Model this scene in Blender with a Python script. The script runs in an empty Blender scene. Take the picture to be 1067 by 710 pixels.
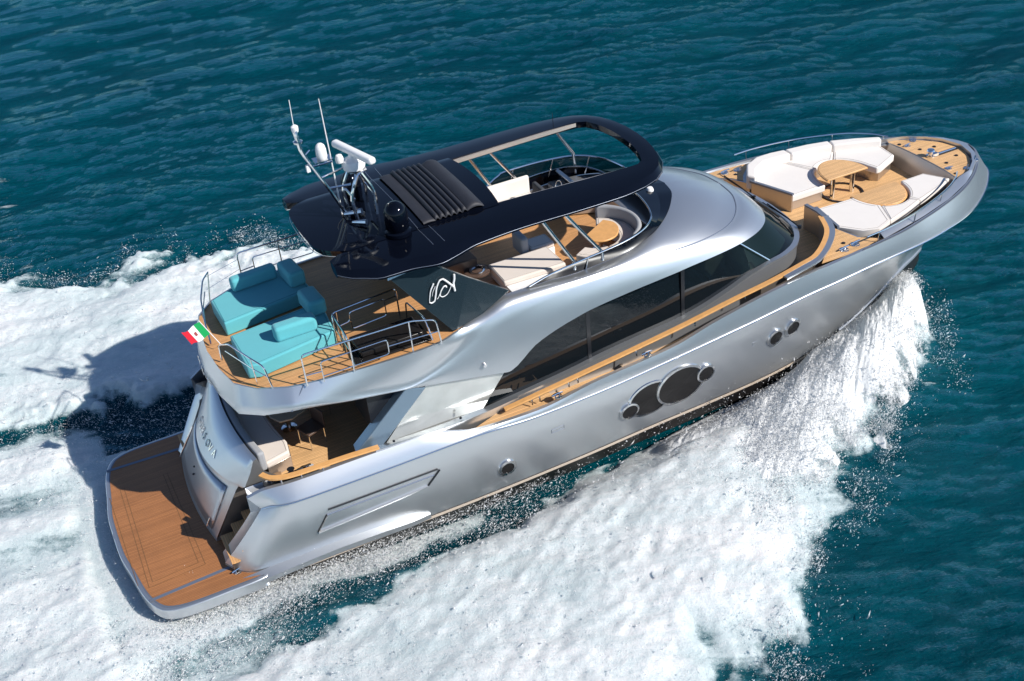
import bpy, bmesh, math, random
import numpy as np
from mathutils import Vector, Matrix
random.seed(7)
RS = np.random.RandomState(11)
scene = bpy.context.scene
COL = scene.collection

# ------------------------------------------------------------------ camera
cd = bpy.data.cameras.new('camera'); cam = bpy.data.objects.new('camera', cd); COL.objects.link(cam)
CAMP = Vector((0.7623, -24.2004, 19.9740)); YAW, PIT, ROL, FPX = 1.174928, 0.595034, -0.105330, 1261.85
fw = Vector((math.cos(YAW)*math.cos(PIT), math.sin(YAW)*math.cos(PIT), -math.sin(PIT)))
rt = fw.cross(Vector((0, 0, 1))).normalized(); up = rt.cross(fw)
r2 = rt*math.cos(ROL)+up*math.sin(ROL); u2 = -rt*math.sin(ROL)+up*math.cos(ROL)
M = Matrix((r2, u2, -fw)).transposed().to_4x4(); M.translation = CAMP
cam.matrix_world = M
cd.sensor_width = 36; cd.lens = 36*FPX/1067; cd.clip_end = 6000; cd.clip_start = 0.5
scene.camera = cam

# ------------------------------------------------------------------ light
SUN = Vector((0.640, -0.800, 0.800)).normalized()
w = bpy.data.worlds.new('World'); scene.world = w; w.use_nodes = True
nt = w.node_tree; sky = nt.nodes.new('ShaderNodeTexSky'); sky.sky_type = 'NISHITA'; sky.sun_disc = False
sky.dust_density = 0; sky.ozone_density = 2.0; sky.altitude = 3000; sky.sun_elevation = math.asin(SUN.z); sky.sun_rotation = math.atan2(SUN.x, SUN.y)
nt.links.new(sky.outputs[0], nt.nodes['Background'].inputs[0]); nt.nodes['Background'].inputs[1].default_value = 0.11
sd = bpy.data.lights.new('sun', 'SUN'); so = bpy.data.objects.new('sun', sd); COL.objects.link(so)
sd.energy = 5.0; sd.angle = math.radians(0.5); sd.color = (1.0, 0.95, 0.88)
so.rotation_euler = SUN.to_track_quat('Z', 'Y').to_euler(); so.location = (20, -20, 40)
vs = scene.view_settings; vs.view_transform = 'Standard'; vs.look = 'None'; vs.exposure = 0.26; vs.gamma = 1
scene.cycles.caustics_reflective = False; scene.cycles.caustics_refractive = False; scene.cycles.sample_clamp_indirect = 4
scene.cycles.diffuse_bounces = 8; scene.cycles.max_bounces = 10; scene.cycles.transparent_max_bounces = 8

# ------------------------------------------------------------------ materials
def mat(name, col, rough=.5, metal=0., coat=0., spec=.5, bump=None, var=None, sheen=0., ior=1.45, rvar=None):
    m = bpy.data.materials.new(name); m.use_nodes = True; t = m.node_tree; b = t.nodes['Principled BSDF']
    b.inputs['Base Color'].default_value = (*col, 1); b.inputs['Roughness'].default_value = rough
    b.inputs['Metallic'].default_value = metal; b.inputs['Coat Weight'].default_value = coat
    b.inputs['Coat Roughness'].default_value = .04; b.inputs['Specular IOR Level'].default_value = spec
    b.inputs['Sheen Weight'].default_value = sheen
    tc = t.nodes.new('ShaderNodeTexCoord')
    if var:
        n = t.nodes.new('ShaderNodeTexNoise'); n.inputs['Scale'].default_value = var[0]; n.inputs['Detail'].default_value = 6
        t.links.new(tc.outputs['Object'], n.inputs['Vector'])
        mx = t.nodes.new('ShaderNodeMix'); mx.data_type = 'RGBA'
        mx.inputs[6].default_value = (*[c*(1-var[1]) for c in col], 1); mx.inputs[7].default_value = (*[min(1, c*(1+var[1])) for c in col], 1)
        t.links.new(n.outputs['Fac'], mx.inputs[0]); t.links.new(mx.outputs[2], b.inputs['Base Color'])
    if rvar:
        n = t.nodes.new('ShaderNodeTexNoise'); n.inputs['Scale'].default_value = rvar[0]; n.inputs['Detail'].default_value = 5
        t.links.new(tc.outputs['Object'], n.inputs['Vector'])
        mr = t.nodes.new('ShaderNodeMapRange'); mr.inputs[3].default_value = rough*(1-rvar[1]); mr.inputs[4].default_value = rough*(1+rvar[1])
        t.links.new(n.outputs['Fac'], mr.inputs[0]); t.links.new(mr.outputs[0], b.inputs['Roughness'])
    if bump:
        n = t.nodes.new('ShaderNodeTexNoise'); n.inputs['Scale'].default_value = bump[0]; n.inputs['Detail'].default_value = 4
        t.links.new(tc.outputs['Object'], n.inputs['Vector'])
        bp = t.nodes.new('ShaderNodeBump'); bp.inputs['Strength'].default_value = bump[1]; bp.inputs['Distance'].default_value = bump[2]
        t.links.new(n.outputs['Fac'], bp.inputs['Height']); t.links.new(bp.outputs[0], b.inputs['Normal'])
    return m

def teak(name, col, axis='y', pitch=.055, rough=.5):
    m = bpy.data.materials.new(name); m.use_nodes = True; t = m.node_tree; b = t.nodes['Principled BSDF']; N = t.nodes; L = t.links
    tc = N.new('ShaderNodeTexCoord'); sp = N.new('ShaderNodeSeparateXYZ'); L.new(tc.outputs['Object'], sp.inputs[0])
    d = N.new('ShaderNodeMath'); d.operation = 'DIVIDE'; d.inputs[1].default_value = pitch
    L.new(sp.outputs[1 if axis == 'y' else 0], d.inputs[0])
    fr = N.new('ShaderNodeMath'); fr.operation = 'FRACT'; L.new(d.outputs[0], fr.inputs[0])
    fl = N.new('ShaderNodeMath'); fl.operation = 'FLOOR'; L.new(d.outputs[0], fl.inputs[0])
    gt = N.new('ShaderNodeMath'); gt.operation = 'GREATER_THAN'; gt.inputs[1].default_value = .90; L.new(fr.outputs[0], gt.inputs[0])
    wn = N.new('ShaderNodeTexWhiteNoise'); wn.noise_dimensions = '1D'; L.new(fl.outputs[0], wn.inputs['W'])
    mp = N.new('ShaderNodeMapping'); L.new(tc.outputs['Object'], mp.inputs[0])
    mp.inputs['Scale'].default_value = (3, 40, 3) if axis == 'y' else (40, 3, 3)
    no = N.new('ShaderNodeTexNoise'); no.inputs['Scale'].default_value = 1.2; no.inputs['Detail'].default_value = 6; L.new(mp.outputs[0], no.inputs['Vector'])
    n2 = N.new('ShaderNodeTexNoise'); n2.inputs['Scale'].default_value = 1.1; n2.inputs['Detail'].default_value = 4; L.new(tc.outputs['Object'], n2.inputs['Vector'])
    ad = N.new('ShaderNodeMath'); ad.operation = 'MULTIPLY_ADD'; ad.inputs[1].default_value = .45; L.new(wn.outputs[0], ad.inputs[0]); L.new(no.outputs[0], ad.inputs[2])
    a2 = N.new('ShaderNodeMath'); a2.operation = 'MULTIPLY_ADD'; a2.inputs[1].default_value = .8; L.new(n2.outputs[0], a2.inputs[0]); L.new(ad.outputs[0], a2.inputs[2])
    cr = N.new('ShaderNodeValToRGB'); cr.color_ramp.elements[0].position = .65; cr.color_ramp.elements[1].position = 1.6
    mr = N.new('ShaderNodeMapRange'); mr.inputs[1].default_value = .55; mr.inputs[2].default_value = 1.55; L.new(a2.outputs[0], mr.inputs[0])
    cr.color_ramp.elements[0].position = 0; cr.color_ramp.elements[1].position = 1
    cr.color_ramp.elements[0].color = (*[c*.74 for c in col], 1); cr.color_ramp.elements[1].color = (*[c*1.25 for c in col], 1)
    L.new(mr.outputs[0], cr.inputs[0])
    mx = N.new('ShaderNodeMix'); mx.data_type = 'RGBA'; mx.inputs[7].default_value = (*[c*.32 for c in col], 1)
    L.new(gt.outputs[0], mx.inputs[0]); L.new(cr.outputs[0], mx.inputs[6]); L.new(mx.outputs[2], b.inputs['Base Color'])
    b.inputs['Roughness'].default_value = rough
    return m

def glassm(name, col, trans=.3, rough=.02):
    m = bpy.data.materials.new(name); m.use_nodes = True; t = m.node_tree; N = t.nodes; L = t.links
    b = N['Principled BSDF']; b.inputs['Base Color'].default_value = (.006, .009, .012, 1); b.inputs['Roughness'].default_value = rough; b.inputs['Specular IOR Level'].default_value = .4
    tr = N.new('ShaderNodeBsdfTransparent'); tr.inputs[0].default_value = (*col, 1)
    mx = N.new('ShaderNodeMixShader'); mx.inputs[0].default_value = trans
    L.new(b.outputs[0], mx.inputs[1]); L.new(tr.outputs[0], mx.inputs[2]); L.new(mx.outputs[0], N['Material Output'].inputs[0])
    return m

SILVER = mat('silver_paint', (.62, .64, .66), .31, .85, coat=.12)
TEALP = mat('turquoise_piping', (.05, .27, .31), .8)
SILVER2 = mat('silver_paint_satin', (.52, .54, .57), .34, .8, coat=.1)
SILVER_SHADED = mat('silver_warm_shade', (.42, .37, .33), .33, .8, coat=.2)  # silver panels; brown shade tone and teak reflections put into the base colour
SLATE = mat('slate_trim', (.16, .19, .25), .4, .3)
BLACK = mat('black_gloss', (.002, .003, .007), .05, 0, coat=.0, spec=.3)
BLACKS = mat('black_satin', (.012, .014, .018), .35, .0)
NAVY = mat('dark_fin_paint', (.018, .032, .042), .22, .3, coat=.5)
BOOT = mat('dark_bottom_paint', (.012, .010, .009), .45)
CREAM = mat('cream_stripe', (.62, .52, .42), .4)
WHITE = mat('white_gloss', (.8, .8, .8), .3)
CHROME = mat('stainless_steel', (.78, .78, .78), .12, 1.)
CUSHION = mat('white_cushion', (.74, .70, .66), .85, bump=(60, .2, .004), var=(3, .05), sheen=.2)
BEIGE = mat('beige_cushion', (.68, .61, .55), .85, bump=(60, .2, .004), var=(3, .06))
GREYC = mat('grey_cushion', (.33, .34, .36), .85, bump=(60, .2, .004), var=(3, .06))
TEAL = mat('turquoise_fabric', (.10, .42, .47), .88, bump=(90, .25, .004), var=(4, .05), sheen=.2)
BROWN = mat('brown_leather', (.09, .055, .04), .5, var=(5, .2))
DARKF = mat('dark_grey_fabric', (.045, .05, .06), .9, bump=(80, .3, .004), var=(6, .2))
TEAK = teak('teak_deck', (.68, .41, .19))
TEAKX = teak('teak_deck_crosswise', (.60, .33, .14), 'x')
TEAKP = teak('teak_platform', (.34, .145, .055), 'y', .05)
TEAKC = mat('teak_cap', (.68, .36, .13), .4, var=(8, .2))
TEAKD = teak('teak_flybridge', (.56, .29, .12), 'y')
GLASS = glassm('dark_glass', (.5, .6, .6), .06)
GLASSW = glassm('windscreen_glass', (.55, .75, .72), .45)
GLASSF = glassm('flybridge_glass', (.35, .5, .5), .35)
PORTG = mat('black_porthole_glass', (.014, .013, .013), .22, 0, spec=.3)
RED = mat('flag_red', (.65, .01, .03), .8); GREEN = mat('flag_green', (.0, .32, .08), .8); FWHITE = mat('flag_white', (.8, .8, .8), .8)
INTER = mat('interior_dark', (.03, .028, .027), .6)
MIRROR = mat('mirror_panel', (.60, .62, .60), .12, .6, var=(2.2, .25))  # pale mottling in the base colour imitates mirrored clouds and spray

def mirror_bump():
    t = MIRROR.node_tree; tc = t.nodes.new('ShaderNodeTexCoord'); n = t.nodes.new('ShaderNodeTexNoise'); n.inputs['Scale'].default_value = 3.5; n.inputs['Detail'].default_value = 1
    b = t.nodes.new('ShaderNodeBump'); b.inputs['Strength'].default_value = .15; b.inputs['Distance'].default_value = .02
    t.links.new(tc.outputs['Object'], n.inputs['Vector']); t.links.new(n.outputs[0], b.inputs['Height']); t.links.new(b.outputs[0], t.nodes['Principled BSDF'].inputs['Normal'])
mirror_bump()

# ------------------------------------------------------------------ helpers
def obj(name, vf, m, parent=None, smooth=True, mods=(), fm=None, angle=40):
    if isinstance(vf, Both):
        o = obj(name, (vf[0], vf[1]), m, parent, smooth, mods, fm, angle); obj(name, mirvf((vf[0], vf[1])), m, parent, smooth, mods, fm, angle); return o
    v, f = vf; off = parent['_o'] if parent is not None and '_o' in parent else (0, 0, 0)
    off = tuple(off)
    me = bpy.data.meshes.new(name); me.from_pydata([(a[0]-off[0], a[1]-off[1], a[2]-off[2]) for a in v], [], f)
    ms = m if isinstance(m, (list, tuple)) else [m]
    for q in ms: me.materials.append(q)
    if fm is not None:
        me.polygons.foreach_set('material_index', fm)
    me.validate(); me.update()
    o = bpy.data.objects.new(name, me); COL.objects.link(o)
    if parent is not None:
        o.parent = parent; o['_o'] = off
    for k in mods:
        if k[0] == 'bevel':
            q = o.modifiers.new('b', 'BEVEL'); q.width = k[1]; q.segments = k[2]; q.limit_method = 'ANGLE'; q.angle_limit = math.radians(35)
        if k[0] == 'solid':
            q = o.modifiers.new('s', 'SOLIDIFY'); q.thickness = k[1]; q.offset = k[2]
        if k[0] == 'sub':
            q = o.modifiers.new('u', 'SUBSURF'); q.levels = k[1]; q.render_levels = k[1]
    if smooth:
        for p in me.polygons: p.use_smooth = True
        if angle:
            try: me.set_sharp_from_angle(angle=math.radians(angle))
            except Exception: pass
    return o

def multi(name, vfs, m, parent=None, **k):
    for v in vfs: obj(name, v, m, parent, **k)

def thing(name, loc, label, cat, group=None):
    e = bpy.data.objects.new(name, None); COL.objects.link(e); e.location = loc; e.empty_display_size = .2
    e['label'] = label; e['category'] = cat; e['_o'] = tuple(loc)
    if group: e['group'] = group
    return e
def tag(o, label=None, cat=None, group=None, kind=None):
    if label: o['label'] = label
    if cat: o['category'] = cat
    if group: o['group'] = group
    if kind: o['kind'] = kind
    return o

def pchip(t, p, q):
    t = np.array(t, float); p = np.array(p, float); q = np.array(q, float)
    h = np.diff(t)[:, None]; d = np.diff(p, axis=0)/h; m = np.zeros_like(p); m[0] = d[0]; m[-1] = d[-1]
    for i in range(1, len(t)-1):
        w1 = 2*h[i]+h[i-1]; w2 = h[i]+2*h[i-1]
        with np.errstate(divide='ignore', invalid='ignore'):
            hm = (w1+w2)/(w1/d[i-1]+w2/d[i])
        m[i] = np.where(d[i-1]*d[i] > 0, hm, 0)
    k = np.clip(np.searchsorted(t, q, side='right')-1, 0, len(t)-2); H = (t[k+1]-t[k]); s = ((q-t[k])/H)[:, None]; H = H[:, None]
    return (1+2*s)*(1-s)**2*p[k]+s*(1-s)**2*H*m[k]+s*s*(3-2*s)*p[k+1]+s*s*(s-1)*H*m[k+1]
class Line:
    def __init__(s, rows): s.t = [r[0] for r in rows]; s.p = [r[1:] for r in rows]
    def at(s, q): return pchip(s.t, s.p, np.atleast_1d(q))
def smoothpath(pts, n=8):
    p = np.array(pts, float); d = np.r_[0, np.cumsum(np.linalg.norm(np.diff(p, axis=0), axis=1))]
    out = []
    q = np.unique(np.r_[np.linspace(0, d[-1], max(2, n*(len(p)-1))), d])
    # catmull-rom, centripetal-ish
    for x in q:
        k = min(max(np.searchsorted(d, x, side='right')-1, 0), len(p)-2); s = (x-d[k])/(d[k+1]-d[k])
        m0 = (p[k+1]-p[k-1])/(d[k+1]-d[k-1])*(d[k+1]-d[k]) if k > 0 else p[k+1]-p[k]
        m1 = (p[k+2]-p[k])/(d[k+2]-d[k])*(d[k+1]-d[k]) if k < len(p)-2 else p[k+1]-p[k]
        out.append((1+2*s)*(1-s)**2*p[k]+s*(1-s)**2*m0+s*s*(3-2*s)*p[k+1]+s*s*(s-1)*m1)
    return [tuple(a) for a in out]
def mir(p): return [(a[0], -a[1], a[2]) for a in p]
def loft(rows, closed=False, wrap=False):
    n = len(rows[0]); v = [tuple(a) for r in rows for a in r]; f = []
    R = len(rows)
    for i in range(R if wrap else R-1):
        for j in range(n if closed else n-1):
            a = i*n+j; b = i*n+(j+1) % n; c = ((i+1) % R)*n+(j+1) % n; d = ((i+1) % R)*n+j
            f.append((a, b, c, d))
    return v, f
def join(*vfs):
    V, Fc = [], []
    for v, f in vfs:
        o = len(V); V += list(v); Fc += [tuple(i+o for i in q) for q in f]
    return V, Fc
class Both(tuple): pass
def mirvf(vf): return [(a[0], -a[1], a[2]) for a in vf[0]], [tuple(reversed(q)) for q in vf[1]]
def both(vf):
    v, f = vf
    if min(abs(a[1]) for a in v) > .002: return Both((v, f))          # two separate pieces: obj() makes one object per side
    mp = {}; V = [tuple(a) for a in v]
    for i, a in enumerate(v):
        if abs(a[1]) < .002: mp[i] = i
        else: mp[i] = len(V); V.append((a[0], -a[1], a[2]))
    return V, [tuple(q) for q in f]+[tuple(mp[i] for i in reversed(q)) for q in f]
def stbd(rows):  # rows given with positive half breadth -> starboard (negative y)
    return [[(a[0], -a[1], a[2]) for a in r] for r in rows]
def box(cx, cy, cz, sx, sy, sz, rz=0, ry=0, rx=0):
    R = Matrix.Rotation(rz, 3, 'Z') @ Matrix.Rotation(ry, 3, 'Y') @ Matrix.Rotation(rx, 3, 'X')
    v = []
    for x in (-1, 1):
        for y in (-1, 1):
            for z in (-1, 1):
                q = R @ Vector((x*sx/2, y*sy/2, z*sz/2)); v.append((cx+q.x, cy+q.y, cz+q.z))
    return v, [(0, 1, 3, 2), (4, 6, 7, 5), (0, 4, 5, 1), (2, 3, 7, 6), (0, 2, 6, 4), (1, 5, 7, 3)]
def prism(poly, z0, z1):
    n = len(poly); zf0 = z0 if callable(z0) else (lambda x, y: z0); zf1 = z1 if callable(z1) else (lambda x, y: z1)
    v = [(p[0], p[1], zf0(*p[:2])) for p in poly]+[(p[0], p[1], zf1(*p[:2])) for p in poly]
    area = sum(poly[i][0]*poly[(i+1) % n][1]-poly[(i+1) % n][0]*poly[i][1] for i in range(n))
    f = [tuple(range(n, 2*n)), tuple(reversed(range(n)))]+[(i, (i+1) % n, n+(i+1) % n, n+i) for i in range(n)]
    if area < 0: f = [tuple(reversed(q)) for q in f]
    return v, f
def fill(outer, holes, z):
    bm = bmesh.new(); zf = z if callable(z) else (lambda x, y: z)
    for loop in [outer]+list(holes):
        vs_ = [bm.verts.new((p[0], p[1], 0)) for p in loop]
        for i in range(len(vs_)): bm.edges.new((vs_[i], vs_[(i+1) % len(vs_)]))
    bmesh.ops.triangle_fill(bm, edges=bm.edges[:], use_beauty=True, use_dissolve=False, normal=(0, 0, 1))
    bm.verts.ensure_lookup_table(); v = [(a.co.x, a.co.y, zf(a.co.x, a.co.y)) for a in bm.verts]
    f = []
    for q in bm.faces:
        ids = [a.index for a in q.verts]
        if q.normal.z < 0: ids.reverse()
        f.append(tuple(ids))
    bm.free(); return v, f
def tube(path, r, n=8, caps=True):
    p = [Vector(a) for a in path]; rows = []
    rr = r if callable(r) else (lambda s: r)
    prev = None
    for i, c in enumerate(p):
        t = (p[min(i+1, len(p)-1)]-p[max(i-1, 0)])
        if t.length < 1e-9: t = Vector((0, 0, 1))
        t.normalize()
        if prev is None:
            a = Vector((0, 0, 1)) if abs(t.z) < .9 else Vector((1, 0, 0)); u = t.cross(a).normalized()
        else:
            u = (prev-t*prev.dot(t)).normalized()
        prev = u; v_ = t.cross(u); R_ = rr(i/max(1, len(p)-1))
        rows.append([tuple(c+(u*math.cos(k*2*math.pi/n)+v_*math.sin(k*2*math.pi/n))*R_) for k in range(n)])
    v, f = loft(rows, closed=True)
    f = [tuple(reversed(q)) for q in f]
    if caps:
        f.append(tuple(range(n))); f.append(tuple(reversed(range((len(p)-1)*n, len(p)*n))))
    return v, f
def lathe(prof, c, n=24):
    rows = [[(c[0]+r*math.cos(k*2*math.pi/n), c[1]+r*math.sin(k*2*math.pi/n), c[2]+z) for k in range(n)] for r, z in prof]
    return loft(rows, closed=True)
def rail(path, r=.02, corner=.0): return tube(path, r)
def roundpath(pts, rad=.12, n=5):
    out = [Vector(pts[0])]
    for i in range(1, len(pts)-1):
        a, b, c = Vector(pts[i-1]), Vector(pts[i]), Vector(pts[i+1])
        d1 = min(rad, (a-b).length*.45); d2 = min(rad, (c-b).length*.45)
        p0 = b+(a-b).normalized()*d1; p1 = b+(c-b).normalized()*d2
        for k in range(n+1):
            s = k/n; out.append(p0*(1-s)**2+b*2*s*(1-s)+p1*s*s)
    out.append(Vector(pts[-1])); return [tuple(a) for a in out]
def resample(poly, n):
    p = np.array(poly, float); d = np.r_[0, np.cumsum(np.linalg.norm(np.diff(p, axis=0), axis=1))]
    q = np.linspace(0, d[-1], n); return [tuple(np.interp(x, d, p[:, k]) for k in range(p.shape[1])) for x in q]
def textvf(s, size, origin, ux, uy, ext=.004, spacing=1.0):
    cu = bpy.data.curves.new('t', 'FONT'); cu.body = s; cu.size = size; cu.extrude = ext; cu.space_character = spacing
    o = bpy.data.objects.new('t', cu); COL.objects.link(o); bpy.context.view_layer.update()
    me = bpy.data.meshes.new_from_object(o); ux = Vector(ux).normalized(); uy = Vector(uy).normalized(); uz = ux.cross(uy); O = Vector(origin)
    v = [tuple(O+ux*a.co.x+uy*a.co.y+uz*a.co.z) for a in me.vertices]; f = [tuple(p.vertices) for p in me.polygons]
    bpy.data.objects.remove(o); bpy.data.curves.remove(cu); bpy.data.meshes.remove(me); return v, f

# ================================================================== YACHT
Y = thing('motor_yacht', (13, 0, 0), 'large silver motor yacht with black hardtop and teak decks speeding across the sea', 'yacht')

# ---- master lines (x, half breadth, z)
LK = Line([(1.9, 3.22, 2.86, 2.2), (2.6, 3.45, 3.0, 2.29), (3.2, 3.6, 3.1, 2.31), (4, 4, 3.2, 2.33), (6, 6, 3.25, 2.34), (8.2, 8.2, 3.27, 2.36), (10, 10, 3.28, 2.26), (11.5, 11.5, 3.29, 2.30), (13.7, 13.7, 3.3, 2.47), (16, 16, 3.3, 2.69), (18.35, 18.35, 3.28, 2.93), (20.3, 20.3, 3.15, 3.0), (22, 22, 2.92, 2.95), (23, 23, 2.68, 2.92), (23.8, 23.8, 2.4, 2.86), (24.6, 24.6, 2.02, 2.83), (25.4, 25.4, 1.5, 2.81), (26, 26, 1, 2.8), (26.6, 26.45, .5, 2.8), (27, 26.65, 0, 2.8)])
LT = Line([(1.9, 3.0, 2.72, 2.5), (3, 3.45, 2.85, 2.66), (4, 4.1, 2.95, 2.68), (6, 6.05, 3.03, 2.72), (7.1, 7.1, 3.06, 2.72), (7.8, 7.8, 3.1, 2.58), (8.3, 8.3, 3.18, 2.45), (8.9, 8.9, 3.23, 2.42), (10, 10, 3.24, 2.40), (11.6, 11.6, 3.24, 2.61), (13.8, 13.8, 3.24, 2.79), (15, 15, 3.23, 3.06), (16.7, 16.7, 3.21, 3.33), (18.1, 18.1, 3.18, 3.46), (19.5, 19.5, 3.1, 3.49), (21, 21, 2.95, 3.5), (22, 22, 2.72, 3.5), (23, 23, 2.43, 3.5), (24, 24, 2.05, 3.5), (24.8, 24.8, 1.6, 3.5), (25.4, 25.4, 1.12, 3.51), (25.8, 25.75, .75, 3.52), (26.4, 26.0, .35, 3.53), (27, 26.08, 0, 3.53)])
LS = Line([(1.9, 2.16, 2.38, .66), (2.3, 2.42, 2.80, .64), (2.8, 2.8, 3.02, .60), (3.3, 3.3, 3.05, .45), (4, 4, 3.05, .33), (6, 6, 3.06, .32), (8.2, 8.3, 3.06, .31), (11, 11, 3.06, .36), (13.8, 13.85, 3.02, .45), (16, 16.2, 2.93, .46), (18.35, 18.2, 2.68, .45), (20.3, 20, 2.2, .5), (22, 21.6, 1.62, .65), (23, 22.5, 1.22, .7), (23.8, 23.2, .86, .68), (24.6, 23.8, .55, .6), (25.4, 24.25, .28, .52), (26, 24.5, .12, .46), (27, 24.65, 0, .43)])
TT = np.unique(np.r_[np.linspace(1.9, 4, 12), np.linspace(4, 20, 65), np.linspace(20, 27, 60)])
K, T_, S_ = LK.at(TT), LT.at(TT), LS.at(TT)
fl_ = np.clip((TT-15)/9, 0, 1)[:, None]
def hullrow(s):  # s 0 at K, 1 at S with bow flare concavity
    P = K*(1-s)+S_*s
    P = P.copy(); P[:, 1] -= (np.sin(s*math.pi)*fl_[:, 0]*.32*np.clip(K[:, 1]/2, 0, 1)); P[:, 1] += np.sin(s*math.pi)*.05*(1-fl_[:, 0])
    P[:, 1] = np.maximum(P[:, 1], 0)
    return P
Kin = K.copy(); Kin[:, 1] = np.maximum(K[:, 1]-.045, 0); Kin[:, 2] -= .035
rows_top = [T_, T_*.66+K*.34+np.array([0, .012, 0]), T_*.33+K*.67+np.array([0, .012, 0]), K]
hr = [hullrow(s) for s in (0.02, .15, .3, .45, .6, .75, .9, 1)]
hr[0] = Kin
rows = rows_top+hr
hull_sil = loft([stbd([r.tolist()])[0] for r in rows])
S2 = S_.copy(); S2[:, 2] -= .10; S2[:, 1] = np.maximum(S2[:, 1]-.02, 0); So = S_.copy(); So[:, 1] += .015*np.clip(S_[:, 1]*4, 0, 1)
S2o = S2.copy(); S2o[:, 1] += .015*np.clip(S_[:, 1]*4, 0, 1)
B1 = S2.copy(); B1[:, 2] -= .5; B1[:, 1] *= .93
B2 = B1.copy(); B2[:, 1] = 0; B2[:, 2] = -1.1; B2[:, 0] = np.minimum(B2[:, 0], 22.4)
hv = both(hull_sil)
hull = obj('hull', hv, SILVER, Y, angle=28)
obj('boot_stripe', both(loft([stbd([r.tolist()])[0] for r in (So, S2o)])), CREAM, Y)
obj('hull_bottom', both(loft([stbd([r.tolist()])[0] for r in (S2, B1, B2)])), BOOT, Y)
# transverse closure of the side wings at the stern + bulwark inside
Ti = T_.copy(); Ti[:, 1] = np.maximum(T_[:, 1]-.10, 0); Ti[:, 0] = T_[:, 0]-.12*(T_[:, 1] < .12)
def deckz(x): return np.interp(x, [0, 7, 13, 18.3, 30], [2.0, 2.05, 2.15, 2.95, 2.95])
Tb = Ti.copy(); Tb[:, 2] = np.where(Ti[:, 0] > 18.3, 3.44, deckz(Ti[:, 0])-.02); Tb[:, 1] = np.maximum(Ti[:, 1]-.02, 0)
obj('bulwark', both(loft([stbd([r.tolist()])[0] for r in (T_, Ti, Tb)])), SILVER2, Y, angle=30)
# stern wing end faces
e = [(r[0][0], -r[0][1], r[0][2]) for r in rows]; ei = [(a[0]+.05, a[1]+.38, a[2]) for a in e]
obj('stern_wing_edge', both(loft([e, [(a[0]+.02, a[1]+.03, a[2]) for a in e], ei])), SILVER, Y)
ei2 = [(a[0]+1.6, a[1], a[2]) for a in ei]
obj('stair_wall', both(loft([ei, ei2])), SILVER2, Y)
# knuckle highlight moulding
kt = stbd([(K+np.array([0, .012, 0])).tolist()])[0]
obj('rub_rail', tube(kt+mir(kt)[::-1][1:], .02, 6), CHROME, Y)
# spray rail at bow
i0 = np.searchsorted(TT, 20.0)
ct = stbd([(S_[i0:]+np.array([0, .03, .02])).tolist()])[0]
multi('spray_rail', [tube(ct, lambda s: .07*(1-s*.5), 8), tube(mir(ct), lambda s: .07*(1-s*.5), 8)], SILVER, Y)

# ---- swim platform
po = [(.0, 0), (.02, .8), (.12, 1.5), (.23, 2.3), (.36, 2.75), (.55, 3.05), (.85, 3.2), (1.3, 3.26), (2.0, 3.27), (2.9, 3.25), (3.0, 3.1)]
po = [(a[0], a[1]) for a in smoothpath([(p[0], p[1], 0) for p in po], 4)]
pol = po+[(a[0], -a[1]) for a in reversed(po)]
pol = [p for i, p in enumerate(pol) if i == 0 or abs(p[0]-pol[i-1][0])+abs(p[1]-pol[i-1][1]) > 1e-4]
obj('platform_rim', prism(pol[::-1], .30, .6), SILVER, Y, mods=[('bevel', .05, 4)], angle=60)
def inset(poly, d):
    n = len(poly); o = []
    for i in range(n):
        a, b, c = Vector(poly[i-1][:2]), Vector(poly[i][:2]), Vector(poly[(i+1) % n][:2])
        if (c-a).length < 1e-6: o.append(tuple(b)); continue
        t = (c-a).normalized(); o.append((b.x-t.y*d, b.y+t.x*d))
    return o
pin = inset(pol, -.09) if abs(inset(pol, .09)[5][1]) > abs(pol[5][1]) else inset(pol, .09)
pin = [(max(a[0], .08), a[1]) for a in pin]
obj('platform_gasket', fill(inset(pin, .0), [], .604), SLATE, Y)
pin2 = [(a[0]*1.0+.03, a[1]*.99) for a in pin]
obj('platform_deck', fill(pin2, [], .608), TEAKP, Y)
def strip(p, q, wd, z, zt=.006):
    d = (Vector(q)-Vector(p)).normalized(); n = Vector((-d.y, d.x))*wd/2
    return prism([(p[0]+n.x, p[1]+n.y), (p[0]-n.x, p[1]-n.y), (q[0]-n.x, q[1]-n.y), (q[0]+n.x, q[1]+n.y)], z, z+zt)
multi('deck_inlay', [strip((.33, 2.62), (2.6, 2.5), .09, .609), strip((.33, -2.62), (2.6, -2.5), .09, .609)], SLATE, Y, smooth=False)
lines = []
for a, b in (((.5, 1.7), (.42, -2.2)), ((.42, -2.2), (1.75, -2.12)), ((1.75, -2.12), (1.7, 1.7)), ((.6, 1.7), (.53, -2.05)), ((.53, -2.05), (1.62, -1.98)), ((1.62, -1.98), (1.6, 1.7)), ((.2, 1.5), (.2, -2.0))):
    lines.append(strip(a, b, .014, .609, .004))
multi('deck_seam', lines, mat('dark_seam', (.20, .10, .04), .7), Y, smooth=False)
# platform side strake running forward on hull
st = [(2.4, -3.27, .48), (3.4, -3.3, .55), (4.6, -3.3, .58), (5.7, -3.29, .54), (6.5, -3.24, .46), (7.0, -3.12, .38)]
st = smoothpath(st, 6)
def ribbon(path, dy, h): return loft([[(a[0], a[1]+dy, a[2]-h) for a in path], [(a[0], a[1]-.0, a[2]-h*.6) for a in path], [(a[0], a[1], a[2]+h*.4) for a in path], [(a[0], a[1]+dy, a[2]+h) for a in path]])
obj('side_strake', both(ribbon(st, .24, .13)), SILVER, Y)
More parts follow.
